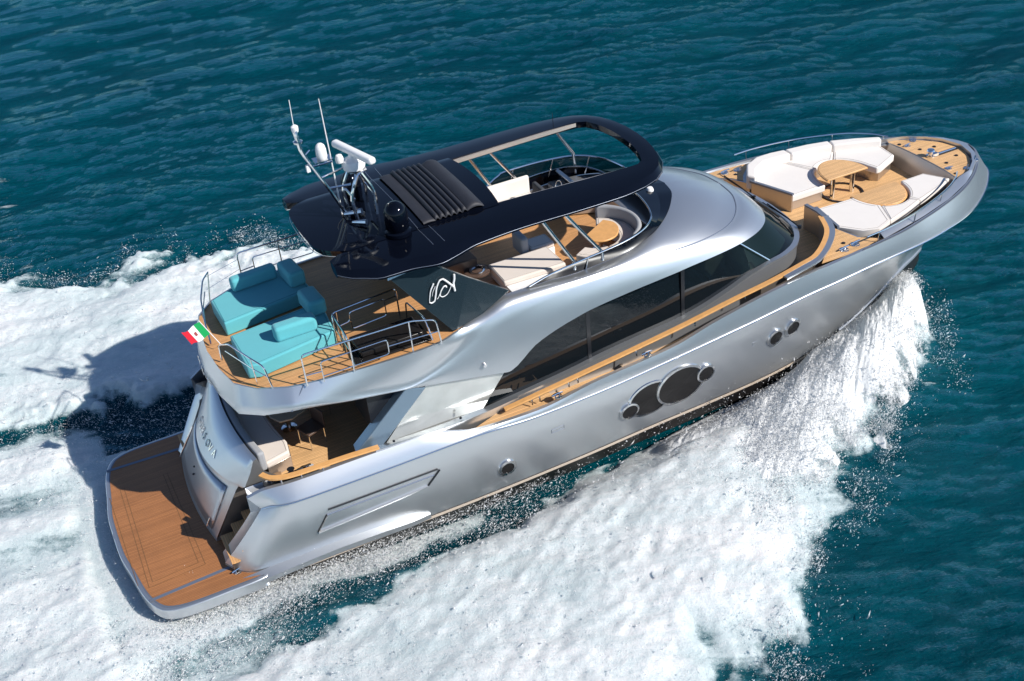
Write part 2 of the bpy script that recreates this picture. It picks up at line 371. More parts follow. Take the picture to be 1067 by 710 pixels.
# cleats on the platform
def cleat(x, y, z, rz=0, s=1.0, name='cleat', m=None):
    v1 = tube([(x-.14*s*math.cos(rz), y-.14*s*math.sin(rz), z+.055*s), (x, y, z+.065*s), (x+.14*s*math.cos(rz), y+.14*s*math.sin(rz), z+.055*s)], .018*s, 6)
    v2 = tube([(x-.05*s*math.cos(rz), y-.05*s*math.sin(rz), z), (x-.05*s*math.cos(rz), y-.05*s*math.sin(rz), z+.055*s)], .016*s, 6)
    v3 = tube([(x+.05*s*math.cos(rz), y+.05*s*math.sin(rz), z), (x+.05*s*math.cos(rz), y+.05*s*math.sin(rz), z+.055*s)], .016*s, 6)
    base = lathe([(.11*s, 0), (.11*s, .008), (.0, .01)], (x, y, z), 12)
    return obj(name, join(v1, v2, v3, base), m or CHROME, Y)
cleat(2.35, -2.75, .61, .3); cleat(2.45, 2.75, .61, -.3)

# ---- transom block, garage door, name band
def arc(x0, y1, y0, bulge, z, n=24):  # from y1 to y0, aft bulge negative
    return [(x0-bulge*(1-((y-(y1+y0)/2)/((y1-y0)/2))**2), y, z) for y in np.linspace(y1, y0, n)]
a0 = arc(2.18, 2.15, -1.50, .16, .61); a1 = arc(2.22, 2.12, -1.52, .14, .75); a2 = arc(2.92, 1.95, -1.55, .38, 1.9); a3 = arc(3.02, 1.95, -1.66, .42, 2.12)
tb = [a0, a1, a2, a3]
obj('transom', loft(tb), SILVER, Y)
sidew = [[r[-1], (r[-1][0]+.45, r[-1][1]-.03, r[-1][2]), (4.0, -1.72, r[-1][2])] for r in (a0, a2, a3)]
multi('transom_side', [loft(sidew), loft([[(b[0], -b[1]*1.3-.0, b[2]) for b in r] for r in sidew])], SILVER_SHADED, Y)
door = [[tuple(np.array(p)*(1-s)+np.array(q)*s-np.array((.02, 0, 0))) for p, q in zip(a1[1:-2], a2[1:-2])] for s in np.linspace(.03, .96, 6)]
dd = obj('garage_door', loft(door), SILVER2, Y, mods=[('solid', .03, 0)])
hd = door[-1][1]; hd0 = door[0][1]
multi('grab_handle', [tube([tuple(np.array(door[4][0])-(.04, 0, 0)), tuple(np.array(door[0][0])-(.05, 0, 0))], .022, 8), tube([tuple(np.array(door[1][-2])-(.05, 0, -.0)), tuple(np.array(door[0][-2])-(.06, 0, 0))], .016, 8)], CHROME, dd)
lk = door[3][9]; multi('door_lock', [lathe([(.03, 0), (.03, .02), (0, .02)], (lk[0]-.02, lk[1], lk[2]), 10), lathe([(.03, 0), (.03, .02), (0, .02)], (lk[0]-.10, lk[1]-.12, lk[2]-.12), 10)], BLACKS, dd)
# name band overhanging: lower edge to upper edge with rounded sides
nb0 = arc(3.05, 2.05, -1.78, .52, 2.08); nb1 = arc(3.1, 2.1, -1.88, .50, 2.16); nb2 = arc(3.28, 2.1, -1.98, .35, 2.55); nb3 = arc(3.42, 2.05, -1.95, .2, 2.84); nb4 = arc(3.52, 2.0, -1.93, .18, 2.86); nb5 = arc(3.60, 1.95, -1.9, .18, 2.45)
nbr = [a3, nb0, nb1, nb2, nb3, nb4, nb5]
band = obj('name_band', loft(nbr), SILVER, Y, angle=50)
obj('band_end', both(([nb0[-1], nb1[-1], nb2[-1], nb3[-1], nb4[-1], nb5[-1], (3.9, -1.8, 2.1)], [(0, 1, 2, 3, 4, 5, 6)])), SILVER, Y, smooth=False)
# yacht name lettering along the band
nm = 'OURSOVA'
for i, ch in enumerate(nm):
    s = (i+.5)/len(nm); y = 1.15-s*1.75
    k = (2.075-y)/(2.075+1.86)*23; j = int(k); fr_ = k-j
    P2 = np.array(nb1[j])*(1-fr_)+np.array(nb1[j+1])*fr_; P3 = np.array(nb2[j])*(1-fr_)+np.array(nb2[j+1])*fr_
    tx = Vector(np.array(nb1[j+1])-np.array(nb1[j])).normalized(); ty = Vector(P3-P2); ty = (ty-tx*ty.dot(tx)).normalized(); nn = tx.cross(ty)
    O = Vector(P2*.75+P3*.25)+nn*.012-tx*.09
    obj('letter', textvf(ch, .27, O, tx, ty, .006), CHROME, band)

# ---- stairs
for sgn in (-1, 1):
    for i in range(5):
        x = 2.26+i*.3; z = .87+i*.24
        o = obj('stair_tread', box(x+.19, sgn*(2.22), z, .34, 1.05, .04), TEAKX, Y, smooth=False)
    multi('stair_riser', [box(2.30+i*.3, sgn*2.22, .74+i*.24, .02, 1.05, .26) for i in range(5)], BROWN, Y, smooth=False)

# ---- cockpit
obj('cockpit_deck', ([(3.6, -2.9, 2.0), (9.0, -2.95, 2.0), (9.0, 2.95, 2.0), (3.6, 2.9, 2.0)], [(0, 1, 2, 3)]), TEAK, Y, smooth=False)
obj('lower_hull_deck', ([(2.2, -2.9, .58), (9.0, -2.95, .58), (9.0, 2.95, .58), (2.2, 2.9, .58)], [(0, 1, 2, 3)]), BOOT, Y, smooth=False)
capA = [(3.45, -2.45, 2.80), (3.6, -2.68, 2.8), (3.95, -2.83, 2.80), (4.6, -2.88, 2.80), (5.4, -2.9, 2.79), (6.1, -2.93, 2.77)]
capA = smoothpath(capA, 6)
def capvf(path, wd, h):
    p = [Vector(a) for a in path]; rows = [[], [], [], []]
    for i, c in enumerate(p):
        t = (p[min(i+1, len(p)-1)]-p[max(i-1, 0)]); t.z = 0; t.normalize(); n = Vector((-t.y, t.x, 0))
        for k, (a, b) in enumerate(((-1, 1), (1, 1), (1, -1), (-1, -1))): rows[k].append(tuple(c+n*a*wd/2+Vector((0, 0, b*h/2))))
    v, f = loft(rows, wrap=True); n_ = len(p); f += [(0, n_, 2*n_, 3*n_), (n_-1, 4*n_-1, 3*n_-1, 2*n_-1)]
    return v, f
cr_ = obj('cap_rail', capvf(capA, .14, .045), TEAKC, Y, angle=30)
obj('cap_rail', capvf(mir(capA), .14, .045), TEAKC, Y, angle=30)
multi('rail_post', [tube([(x, y, 2.62), (x, y, 2.79)], .018, 6) for x, y in ((3.8, -2.82), (4.25, -2.88), (4.75, -2.92), (3.62, -2.66))], CHROME, cr_)
obj('cockpit_coaming', both(loft([[(a[0], a[1]+.02, 2.62) for a in capA], [(a[0], a[1]+.10, 2.2) for a in capA], [(a[0], a[1]+.12, 2.0) for a in capA]])), SILVER_SHADED, Y)
obj('mooring_winch', join(lathe([(.09, 0), (.09, .05), (.05, .07), (.06, .14), (.09, .16), (0, .17)], (4.1, -2.6, 2.62), 16), box(4.05, -2.6, 2.6, .75, .22, .04)), BLACKS, Y)
cleat(4.4, -2.6, 2.64, .1, 1.2)

# cabin aft wall & interior shell so nothing is hollow
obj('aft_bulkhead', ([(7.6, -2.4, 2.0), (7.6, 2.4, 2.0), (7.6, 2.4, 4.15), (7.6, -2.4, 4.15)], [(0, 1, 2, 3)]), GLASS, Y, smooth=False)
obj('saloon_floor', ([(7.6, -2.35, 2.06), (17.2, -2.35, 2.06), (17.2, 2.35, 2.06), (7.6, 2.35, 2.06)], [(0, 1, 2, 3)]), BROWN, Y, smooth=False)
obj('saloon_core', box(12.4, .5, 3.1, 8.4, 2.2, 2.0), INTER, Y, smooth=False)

# ---- superstructure lines
L1 = Line([(0, 3.3, 0, 4.8), (1, 3.36, .9, 4.8), (2, 3.5, 1.65, 4.8), (3, 3.9, 2.14, 4.8), (4, 4.5, 2.45, 4.8), (5.8, 5.8, 2.65, 4.8), (7.4, 7.4, 2.73, 4.8), (8, 8, 2.68, 4.79), (8.6, 8.55, 2.5, 4.80), (9.25, 9.2, 2.33, 4.92), (9.95, 9.93, 2.25, 5.15), (11, 11, 2.25, 5.14), (12, 11.8, 2.22, 5.08), (13, 13.08, 2.2, 5.15), (14, 13.95, 2.0, 5.26), (15.5, 14.6, 1.6, 5.33), (17, 15.15, 1.05, 5.38), (18.5, 15.5, .5, 5.4), (20, 15.6, 0, 5.4)])
L2 = Line([(0, 3.13, 0, 4.30), (1, 3.21, 1, 4.30), (2, 3.41, 1.94, 4.30), (3, 3.87, 2.36, 4.32), (4, 4.43, 2.68, 4.42), (5.8, 5.84, 2.79, 4.20), (6.6, 6.6, 2.79, 4.06), (7.1, 7.1, 2.76, 3.97), (7.7, 7.7, 2.68, 4.10), (8.95, 8.95, 2.53, 4.66), (9.85, 9.84, 2.5, 4.98), (10.7, 10.7, 2.5, 5.03), (12, 12, 2.5, 5.07), (14, 14.1, 2.45, 4.98), (15.2, 15.1, 2.34, 4.90), (16.2, 15.9, 2.15, 4.87), (17, 16.5, 1.80, 4.84), (18, 17.0, 1.2, 4.84), (19, 17.25, .6, 4.85), (20, 17.32, 0, 4.85)])
L3 = Line([(0, 3.12, 0, 4.2), (1, 3.2, 1, 4.2), (2, 3.4, 1.93, 4.2), (3, 3.85, 2.35, 4.24), (4, 4.42, 2.66, 4.32), (5.8, 5.84, 2.76, 4.11), (7.06, 7.06, 2.74, 3.9), (9.4, 9.4, 2.72, 3.42), (9.6, 9.58, 2.72, 3.38), (10.4, 10.39, 2.72, 3.9), (11.2, 11.2, 2.72, 4.17), (12, 12, 2.72, 4.33), (13, 13, 2.70, 4.41), (14.1, 14.1, 2.68, 4.47), (15, 14.95, 2.62, 4.50), (16, 15.9, 2.5, 4.50), (16.9, 16.7, 2.3, 4.50), (17.6, 17.2, 2.05, 4.49), (18.2, 17.6, 1.65, 4.48), (18.8, 17.83, 1.1, 4.48), (19.4, 17.92, .55, 4.48), (20, 17.95, 0, 4.48)])
tt = np.unique(np.r_[np.linspace(0, 4, 17), np.linspace(4, 20, 97), 9.58])
def facet(L):
    A_ = L.at(tt); k = tt <= 4; c = L.at(np.arange(5.)); 
    for q in range(3): A_[k, q] = np.interp(tt[k], np.arange(5.), c[:, q])
    return A_
l1, l2, l3 = facet(L1), facet(L2), facet(L3)
fr = np.clip((tt-13)/5, 0, 1)
def bul(a, b, s, k):
    P = a*(1-s)+b*s; P[:, 2] += k*math.sin(s*math.pi)*(.25+.75*fr)*np.clip((tt-7)/3, 0, 1); P[:, 1] += .03*math.sin(s*math.pi)*(1-fr)*np.clip((tt-4)/2, 0, 1); return P
l1b = l1.copy(); l1b[:, 1] = np.maximum(l1[:, 1]-.06*(1-fr*.5), 0); l1b[:, 0] -= .06*fr; l1b[:, 2] -= .0
l4 = l3.copy(); l4[:, 1] = np.maximum(l3[:, 1]-.30, 0); l4[:, 2] += .03; l4[:, 0] -= .28*np.clip((tt-17)/2, 0, 1); l4[:, 0] += .25*np.clip((3-tt)/3, 0, 1)
def R_(a): return [(p[0], -p[1], p[2]) for p in a.tolist()]
rowsS = [l1b, l1]+[bul(l1, l2, s, .10) for s in (.25, .5, .75)]+[l2]+[bul(l2, l3, s, .07) for s in (.2, .4, .6, .8)]+[l3, l4]
obj('superstructure', both(loft([R_(r) for r in rowsS])), SILVER, Y, angle=48)
# panel seam around roof
sm = tt > 14.2
fs_ = [tuple(a) for a in np.linspace(L1.at([4.5])[0], L3.at([4.0])[0], 6)]
obj('fascia_seam', both(tube([(a[0]-.01, -a[1]-.012, a[2]) for a in fs_], .014, 5)), SLATE, Y)
obj('roof_seam', both(tube([(a[0], -a[1], a[2]+.004) for a in l2[sm].tolist()], .018, 6)), SLATE, Y)
# inner coaming & fly deck
fm_ = (tt >= 0)
inn = l1b.copy(); inn2 = inn.copy(); inn2[:, 2] = 4.72
obj('flybridge_coaming', both(loft([R_(inn), R_(inn2)])), SILVER2, Y)
fo = [(a[0], -a[1]) for a in l1b.tolist()]; fo = fo+[(a[0], -a[1]) for a in reversed(fo)]
fo = [p for i, p in enumerate(fo) if i == 0 or abs(p[0]-fo[i-1][0])+abs(p[1]-fo[i-1][1]) > 1e-3]
fo = [p for i, p in enumerate(fo) if not (i == len(fo)-1 and abs(p[0]-fo[0][0])+abs(p[1]-fo[0][1]) < 1e-3)]
stair_hole = [(6.15, -2.45), (7.85, -2.45), (7.85, -1.35), (6.15, -1.35)]
obj('flybridge_deck', fill(fo, [stair_hole], 4.76), TEAKD, Y, smooth=False)
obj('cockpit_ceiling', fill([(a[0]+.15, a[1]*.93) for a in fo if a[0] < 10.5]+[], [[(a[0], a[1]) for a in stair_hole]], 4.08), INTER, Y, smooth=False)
for pq in ((stair_hole),):
    obj('stairwell', loft([[(*a, 4.77) for a in pq+[pq[0]]], [(*a, 2.9) for a in pq+[pq[0]]]]), BLACKS, Y, smooth=False)
multi('stairwell_step', [box(6.35+i*.25, -1.9, 3.0+i*.28, .26, 1.0, .05) for i in range(6)], DARKF, Y, smooth=False)
hx = [(6.2, -2.4), (7.8, -2.4), (7.8, -1.95), (6.2, -1.95)]
sh = obj('stair_hatch', prism([(6.1, -2.5), (7.9, -2.5), (7.9, -1.75), (6.1, -1.75)], 4.80, 4.84), PORTG, Y, mods=[('bevel', .01, 2)])

# ---- windows: sill line to upper line
SL = Line([(9.1, 8.85, 2.4, 2.36), (10.3, 10.3, 2.4, 2.49), (11.5, 11.5, 2.4, 2.62), (12, 12, 2.4, 2.70), (13.2, 13.2, 2.4, 2.83), (14.4, 14.4, 2.4, 2.94), (15.2, 15.2, 2.4, 3.10), (15.8, 15.8, 2.4, 3.28), (16.7, 16.7, 2.38, 3.57), (17.6, 17.5, 2.33, 3.70), (18.3, 18.05, 2.13, 3.71), (18.8, 18.48, 1.75, 3.71), (19.3, 18.75, 1.2, 3.71), (19.7, 18.85, .6, 3.71), (20, 18.88, 0, 3.71)])
t2 = np.linspace(9.55, 20, 70); sl = SL.at(t2); wt = L3.at(t2); wt[:, 1] = np.maximum(wt[:, 1]-.31, 0); wt[:, 0] -= .22*np.clip((t2-17)/2, 0, 1); wt[:, 2] += .02
side = t2 <= 16.75; front = t2 >= 16.6
sl0 = SL.at(np.linspace(9.1, 9.55, 4))
wt[0] = wt[0]
gside = [[(a[0], -a[1], a[2]) for a in sl[side].tolist()], [(a[0], -a[1]-.0, a[2]) for a in wt[side].tolist()]]
gs = loft(gside); tri = ([(8.85, -2.4, 2.42), gside[0][0], gside[1][0]], [(0, 1, 2)])
wnd = obj('side_window', join(gs, tri), GLASS, Y, angle=0)
wnd2 = obj('side_window', join(*[([(a[0], -a[1], a[2]) for a in v], [tuple(reversed(q)) for q in f]) for v, f in (gs, tri)]), GLASS, Y, angle=0)
wsf = obj('windscreen', both(loft([R_(sl[front]), R_(wt[front])])), GLASSW, Y)
# mullions
for xm in (11.9, 14.6):
    for sgn, par in ((-1, wnd), (1, wnd2)):
        a = SL.at([xm])[0]; b = L3.at([xm])[0]
        obj('mullion', prism([(xm-.05, sgn*2.405), (xm+.05, sgn*2.405), (xm+.05, sgn*2.415), (xm-.05, sgn*2.415)], a[2], b[2]), BLACKS, par, smooth=False)
# windscreen frame pillar
for sgn in (-1, 1):
    pa = SL.at([17.3])[0]; pb = wt[np.argmin(abs(t2-16.4))]
    obj('windscreen_frame', tube([(pa[0], sgn*pa[1]*1.005, pa[2]), (pb[0], sgn*pb[1], pb[2])], .022, 6), CHROME, wsf)
for yb in (-1.5, .55):
    ar = [(18.83, yb, 3.74), (18.75, yb+.5, 3.86), (18.62, yb+1.15, 4.0)]
    obj('wiper', join(tube(ar, .018, 6), tube([(18.80, yb+.25, 3.80), (18.58, yb+1.3, 3.99)], .012, 5), lathe([(.05, 0), (.05, .08), (0, .09)], (18.84, yb, 3.7), 10)), BLACKS, wsf)
# venetian blinds behind the side glass
bl = []
for i in range(36):
    z = 2.75+i*.042
    x0 = 10.1 if z < 3.6 else 10.1+(z-3.6)*1.6
    bl.append(box((x0+11.75)/2, -2.2, z, 11.75-x0, .02, .018)); bl.append(box(13.2, -2.2, z, 2.5, .02, .018)) if z < 4.2 else None
bl = [b for b in bl if b]
obj('window_blind', join(*bl), mat('blind_slats', (.16, .16, .15), .5), Y, smooth=False)
# dashboard & helm seats inside windscreen
obj('dashboard', prism([(16.6, -2.1), (17.8, -2.0), (18.3, -1.6), (18.6, 0), (18.3, 1.6), (17.8, 2.0), (16.6, 2.1)], 3.3, 3.60), mat('dash_green', (.10, .13, .12), .5), Y)
obj('helm_cabin_seat', join(box(16.3, -1.0, 3.3, .6, .7, .5), box(16.0, -1.0, 3.65, .15, .7, .8)), CUSHION, Y, mods=[('bevel', .06, 3)])
# sill moulding and wall below
so_ = sl.copy(); so_[:, 1] += .13*np.clip((19.6-t2)/1.2, 0, 1); so_[:, 0] += .13*np.clip((t2-17.6)/1.5, 0, 1)
slx = np.vstack([sl0, sl]); sox = np.vstack([sl0+np.array([0, .13, 0]), so_]); so2 = sox.copy(); so2[:, 2] -= .06; slu = slx.copy(); slu[:, 2] += .004
obj('window_sill', both(loft([R_(slu), R_(sox), R_(so2)])), SILVER, Y, angle=50)
wl = so2.copy(); wl[:, 1] = np.maximum(wl[:, 1]-.05, 0); wl[:, 0] -= .04*np.clip((np.r_[np.full(4, 9), t2]-17.6)/1.5, 0, 1); wl2 = wl.copy(); wl2[:, 2] = deckz(wl2[:, 0])
obj('cabin_wall', both(loft([R_(wl), R_(wl2)])), SILVER2, Y)

# aft mirror panel, strut, blade coaming
MP = [(6.27, -2.68, 2.50), (8.85, -2.60, 2.50), (9.56, -2.58, 3.36), (7.5, -2.62, 3.76)]
for sgn in (-1, 1):
    q = [(a[0], a[1]*-sgn, a[2]) for a in MP]
    obj('mirror_panel', (q+[(a[0], a[1]-sgn*-.0+(-sgn)*.05, a[2]) for a in q], [(0, 1, 2, 3), (7, 6, 5, 4), (0, 4, 5, 1), (1, 5, 6, 2), (2, 6, 7, 3), (3, 7, 4, 0)]), MIRROR, Y, smooth=False)
    s = [(5.6, 2.72, 2.64), (6.12, 2.72, 2.46), (7.5, 2.72, 3.76), (7.02, 2.74, 3.93)]
    so1 = [(a[0], sgn*a[1], a[2]) for a in s]; so2_ = [(a[0]+.05, sgn*(a[1]-.35), a[2]) for a in s]
    obj('support_strut', (so1+so2_, [(0, 1, 2, 3), (7, 6, 5, 4), (0, 4, 5, 1), (1, 5, 6, 2), (2, 6, 7, 3), (3, 7, 4, 0)]), mat('strut_blue_grey', (.20, .28, .36), .3, .6, coat=.4), Y, smooth=False, mods=[('bevel', .02, 2)])
bt = [(6.0, 3.0, 2.74), (7.0, 3.04, 2.73), (7.9, 2.98, 2.66), (8.8, 2.84, 2.57), (9.8, 2.62, 2.47)]; bi = [(6.0, 2.68, 2.62), (7.0, 2.67, 2.58), (7.9, 2.66, 2.55), (8.8, 2.58, 2.52), (9.8, 2.5, 2.45)]
bt, bi = smoothpath(bt, 5), smoothpath(bi, 5); n_ = min(len(bt), len(bi)); bt, bi = resample(bt, 24), resample(bi, 24)
obj('quarter_coaming', both(loft(stbd([bi, bt, [(a[0], a[1]-.01, a[2]-.12) for a in bt], [(a[0], a[1]-.12, 2.1) for a in bt]]))), SILVER, Y, angle=35)
for x in (6.5, 8.2): obj('grille_stud', both(lathe([(.035, 0), (.03, .03), (0, .04)], (x, -2.86+(x-6)*.03, 2.72-(x-6)*.045), 8)), BLACKS, Y)

# side decks
sdp = [(x, -2.35, float(deckz(x))) for x in np.linspace(8, 19, 30)]; sdq = [(x, -3.08 if x < 18.5 else -2.9, float(deckz(x))+.002) for x in np.linspace(8, 19, 30)]
obj('side_deck', both(loft([sdp, sdq])), TEAK, Y, smooth=False)
wedge = [(8.35, -3.02, 2.30), (9.9, -2.55, 2.38), (10.2, -2.9, 2.33), (8.6, -3.08, 2.31)]
obj('side_deck_step', both(([(8.2, -3.04, 2.315), (10.6, -3.04, 2.315), (10.6, -2.5, 2.315), (9.6, -2.55, 2.315)], [(0, 1, 2, 3)])), TEAK, Y, smooth=False)

# long cap rail
CAPPTS = [(9.3, -2.86, 2.47), (9.99, -2.9, 2.57), (11.76, -2.9, 2.76), (12.58, -2.9, 2.85), (14.24, -2.9, 3.05), (15.77, -2.9, 3.28), (16.9, -2.9, 3.43)]
CR = CAPPTS+[(17.9, -2.88, 3.60), (18.35, -2.80, 3.64), (18.98, -2.37, 3.66), (19.42, -1.90, 3.66), (19.72, -1.25, 3.66)]
CR = smoothpath(CR, 8)
c1 = obj('cap_rail', capvf(CR, .13, .05), TEAKC, Y, angle=30)
c2 = obj('cap_rail', capvf(mir([a for a in CR if a[0] < 18.1]), .13, .05), TEAKC, Y, angle=30)
def trimline(off, wd, h, dz, m, name, lo=17.2):
    p = [a for a in CR if a[0] >= lo]; o = []
    for i, c in enumerate(p):
        t = Vector(p[min(i+1, len(p)-1)])-Vector(p[max(i-1, 0)]); t.z = 0; t.normalize(); n = Vector((t.y, -t.x, 0)); o.append(tuple(Vector(c)+n*off+Vector((0, 0, dz))))
    return obj(name, capvf(o, wd, h), m, Y, angle=30), o
trimline(.14, .15, .06, -.012, SILVER, 'cap_trim')
wp = [a for a in CR if a[0] >= 16.5]
wr = [[(a[0], a[1]+.0, a[2]-.02) for a in wp], [(a[0], a[1]+.02, float(deckz(a[0]))) for a in wp]]
obj('walkway_wall', loft(wr), SILVER_SHADED, Y)
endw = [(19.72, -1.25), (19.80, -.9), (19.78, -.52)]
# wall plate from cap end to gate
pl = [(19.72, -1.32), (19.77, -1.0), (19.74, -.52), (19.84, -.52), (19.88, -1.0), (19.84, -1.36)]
obj('gate_wall', (prism(pl, 2.95, 3.66)), SILVER_SHADED, Y, mods=[('bevel', .01, 2)])
obj('gate_wall_cap', (prism([(a[0]*1.0, a[1]) for a in pl], 3.662, 3.70)), SLATE, Y)
for par, s in ((c1, 1), (c2, -1)):
    multi('rail_post', [tube([(x, s*(-2.96), float(np.interp(x, [8.9, 10, 11.6, 13.8, 15, 16.7], [2.42, 2.40, 2.61, 2.79, 3.06, 3.33]))-.02), (x, s*-2.93, float(np.interp(x, [a[0] for a in CAPPTS], [a[2] for a in CAPPTS])))], .02, 6) for x in (10.0, 10.2, 11.0, 11.25, 12.9, 14.6, 16.1)], CHROME, par)
for x in (10.6, 13.1):
    for s in (-1, 1): cleat(x, s*3.1, float(np.interp(x, [10, 11.6, 13.8], [2.42, 2.62, 2.80])), .1, 1.1)

# ---- foredeck
rim = [a for a in zip(T_[:, 0], T_[:, 1]) if a[0] >= 18.2]
ro = [(a, -max(b-.11, 0)) for a, b in rim]
ro[-1] = (25.95, 0.0)
outer = [(18.2, -2.95)]+ro+[(a, -b) for a, b in reversed(ro[:-1])]+[(18.2, 2.95)]
well_s = [(18.3, 2.83), (18.98, 2.37), (19.42, 1.90), (19.72, 1.30), (19.84, 1.30), (19.9, 1.75), (20.15, 2.45), (20.8, 2.6), (22.1, 2.35), (23.2, 1.95), (24.2, 1.48), (24.33, 1.38), (24.40, .9), (24.42, .4)]
well_p = [(18.3, 2.86), (18.9, 2.6), (19.3, 2.28), (19.55, 1.75), (19.9, 1.75), (20.15, 2.45)]+well_s[7:]
well = [(a, -b) for a, b in well_s]+[(24.42, 0)]+[(a, b) for a, b in reversed(well_p)]
# outer with opening aft: walkway well reaches x=18.2; make the sheet as one ring open aft
ring = outer+[(a, b) for a, b in reversed(well)]
obj('foredeck', fill(ring, [], 3.44), SILVER2, Y, smooth=False)
ws = [(a, b) for a, b in well]
obj('foredeck_well_side', loft([[(a, b, 3.44) for a, b in ws], [(a, b, 2.94) for a, b in ws]]), SILVER_SHADED, Y, smooth=False)
obj('foredeck_well_floor', ([(18.0, -2.9, 2.955), (21.0, -2.66, 2.955), (24.42, -1.4, 2.955), (24.42, 1.4, 2.955), (21.0, 2.66, 2.955), (18.0, 2.9, 2.955)], [(0, 1, 2, 3, 4, 5)]), TEAK, Y, smooth=False)
# anchor deck teak: between step arc and rim
anc_o = [(a, b) for a, b in ro if a > 24.2]; 
anc = [(24.36, -1.52)]+[(a-.03, b+.16 if b < -.3 else b*.6) for a, b in anc_o if b < -.05]
anc = [(24.38, -1.5), (24.8, -1.28), (25.2, -.95), (25.5, -.6), (25.68, -.25), (25.72, 0)]
ancp = [(24.33, -1.40)]+[(a+.0, b-.06) for a, b in anc[:-1]]+[(25.74, 0)]
full = ancp+[(a, -b) for a, b in reversed(ancp[:-1])]+[(24.40, .9), (24.42, .4), (24.42, -.4), (24.40, -.9)]
obj('anchor_deck', fill(full, [], 3.502), TEAK, Y, smooth=False)
obj('anchor_deck_base', prism([(p[0]+.01*(p[0] > 25), p[1]*1.04) for p in full], 3.4, 3.498), SLATE, Y, smooth=False)
obj('step_edge', tube([(24.33, 1.4, 3.5), (24.40, .9, 3.5), (24.42, .4, 3.5), (24.42, -.4, 3.5), (24.40, -.9, 3.5), (24.33, -1.4, 3.5)], .018, 6), SILVER_SHADED, Y)
obj('step_riser', loft([[(24.325, 1.4, 3.5), (24.395, .9, 3.5), (24.415, .4, 3.5), (24.415, -.4, 3.5), (24.395, -.9, 3.5), (24.325, -1.4, 3.5)], [(24.2, 1.45, 2.95), (24.2, .9, 2.95), (24.2, .4, 2.95), (24.2, -.4, 2.95), (24.2, -.9, 2.95), (24.2, -1.45, 2.95)]]), SILVER_SHADED, Y)
# fore quadrants of teak beside walkway
for s in (-1, 1):
    qd = [(18.4, 2.96), (18.9, 2.66), (19.32, 2.34), (19.5, 2.0), (19.7, 2.3), (20.05, 2.62), (20.5, 2.80), (20.0, 2.90), (19.2, 2.98)] if s == 1 else [(18.45, 2.96), (18.75, 2.70), (19.25, 2.28), (19.62, 1.80), (19.85, 1.62), (20.05, 2.4), (20.5, 2.78), (20.0, 2.90), (19.2, 2.98)]
    obj('deck_panel', fill([(a, s*b) for a, b in qd], [], 3.45), TEAK, Y, smooth=False)
# slate strip inside rim
stp = [(a, b) for a, b in zip(T_[:, 0], T_[:, 1]) if a > 18.6]
obj('rim_strip', both(loft([[(a, -max(b-.015, 0), 3.512 if a > 19.5 else 3.46+.0) for a, b in stp], [(a-.02*(b < .5), -max(b-.05, 0), 3.508 if a > 19.5 else 3.455) for a, b in stp]])), SLATE, Y, smooth=False)
# bow rim infill (silver slope between strip and deck items)
inn_ = [(20.5, 2.72), (22.1, 2.42), (23.3, 2.0), (24.3, 1.52), (24.8, 1.38), (25.3, .98), (25.6, .6), (25.76, 0)]
inn_ = [(float(x), float(y)) for x, y in zip(*[np.interp(np.linspace(0, 1, 40), np.linspace(0, 1, len(inn_)), [q[k] for q in inn_]) for k in (0, 1)])]
outb = [(20.5, 2.92), (22.1, 2.58), (23.3, 2.23), (24.3, 1.8), (24.9, 1.42), (25.4, 1.02), (25.75, .65), (25.99, 0)]
outb = [(float(x), float(y)) for x, y in zip(*[np.interp(np.linspace(0, 1, 40), np.linspace(0, 1, len(outb)), [q[k] for q in outb]) for k in (0, 1)])]
obj('bow_coaming', both(loft([[(a, -b, 3.46) for a, b in inn_], [(a, -b, 3.60) for a, b in inn_], [(a, -b*.3-c_*.7, 3.58) for (a, b), (_, c_) in zip(outb, inn_)], [(a, -b, 3.507) for a, b in outb]])), SILVER, Y)
# anchor locker slot, windlasses, cleats
obj('anchor_slot', prism([(24.72, -.07), (25.66, -.06), (25.66, .09), (24.72, .10)], 3.503, 3.512), BLACKS, Y, smooth=False)
obj('anchor_chain', tube([(24.7, .01, 3.54), (25.0, .01, 3.53), (25.6, .01, 3.53)], .025, 6), CHROME, Y)
obj('windlass', join(lathe([(.13, 0), (.13, .04), (.07, .06), (.07, .16), (.12, .18), (.1, .22), (0, .23)], (24.68, .04, 3.503), 16), box(24.8, .0, 3.55, .2, .12, .08)), CHROME, Y)
for x, y, r in ((24.62, .95, .2), (24.55, -.85, -.2), (24.98, 1.12, -.6), (24.98, -1.12, .6)):
    cleat(x, y, 3.503, r, .9)
for x, y in ((24.75, -.55), (24.5, -1.2), (25.3, -.35), (24.75, .55), (24.5, 1.15), (25.2, .45)):
    obj('deck_fitting', lathe([(.05, 0), (.05, .02), (.02, .03), (0, .03)], (x, y, 3.503), 10), BLACKS, Y)
for s in (-1, 1):
    cleat(25.5, s*.86, 3.52, -s*.7, 1.0); cleat(19.35, s*2.72, 3.452, .15, 1.2); cleat(19.75, s*2.66, 3.452, .15, 1.2)
    obj('deck_fitting', lathe([(.05, 0), (.05, .02), (0, .03)], (19.55, s*2.45, 3.452), 10), BLACKS, Y)
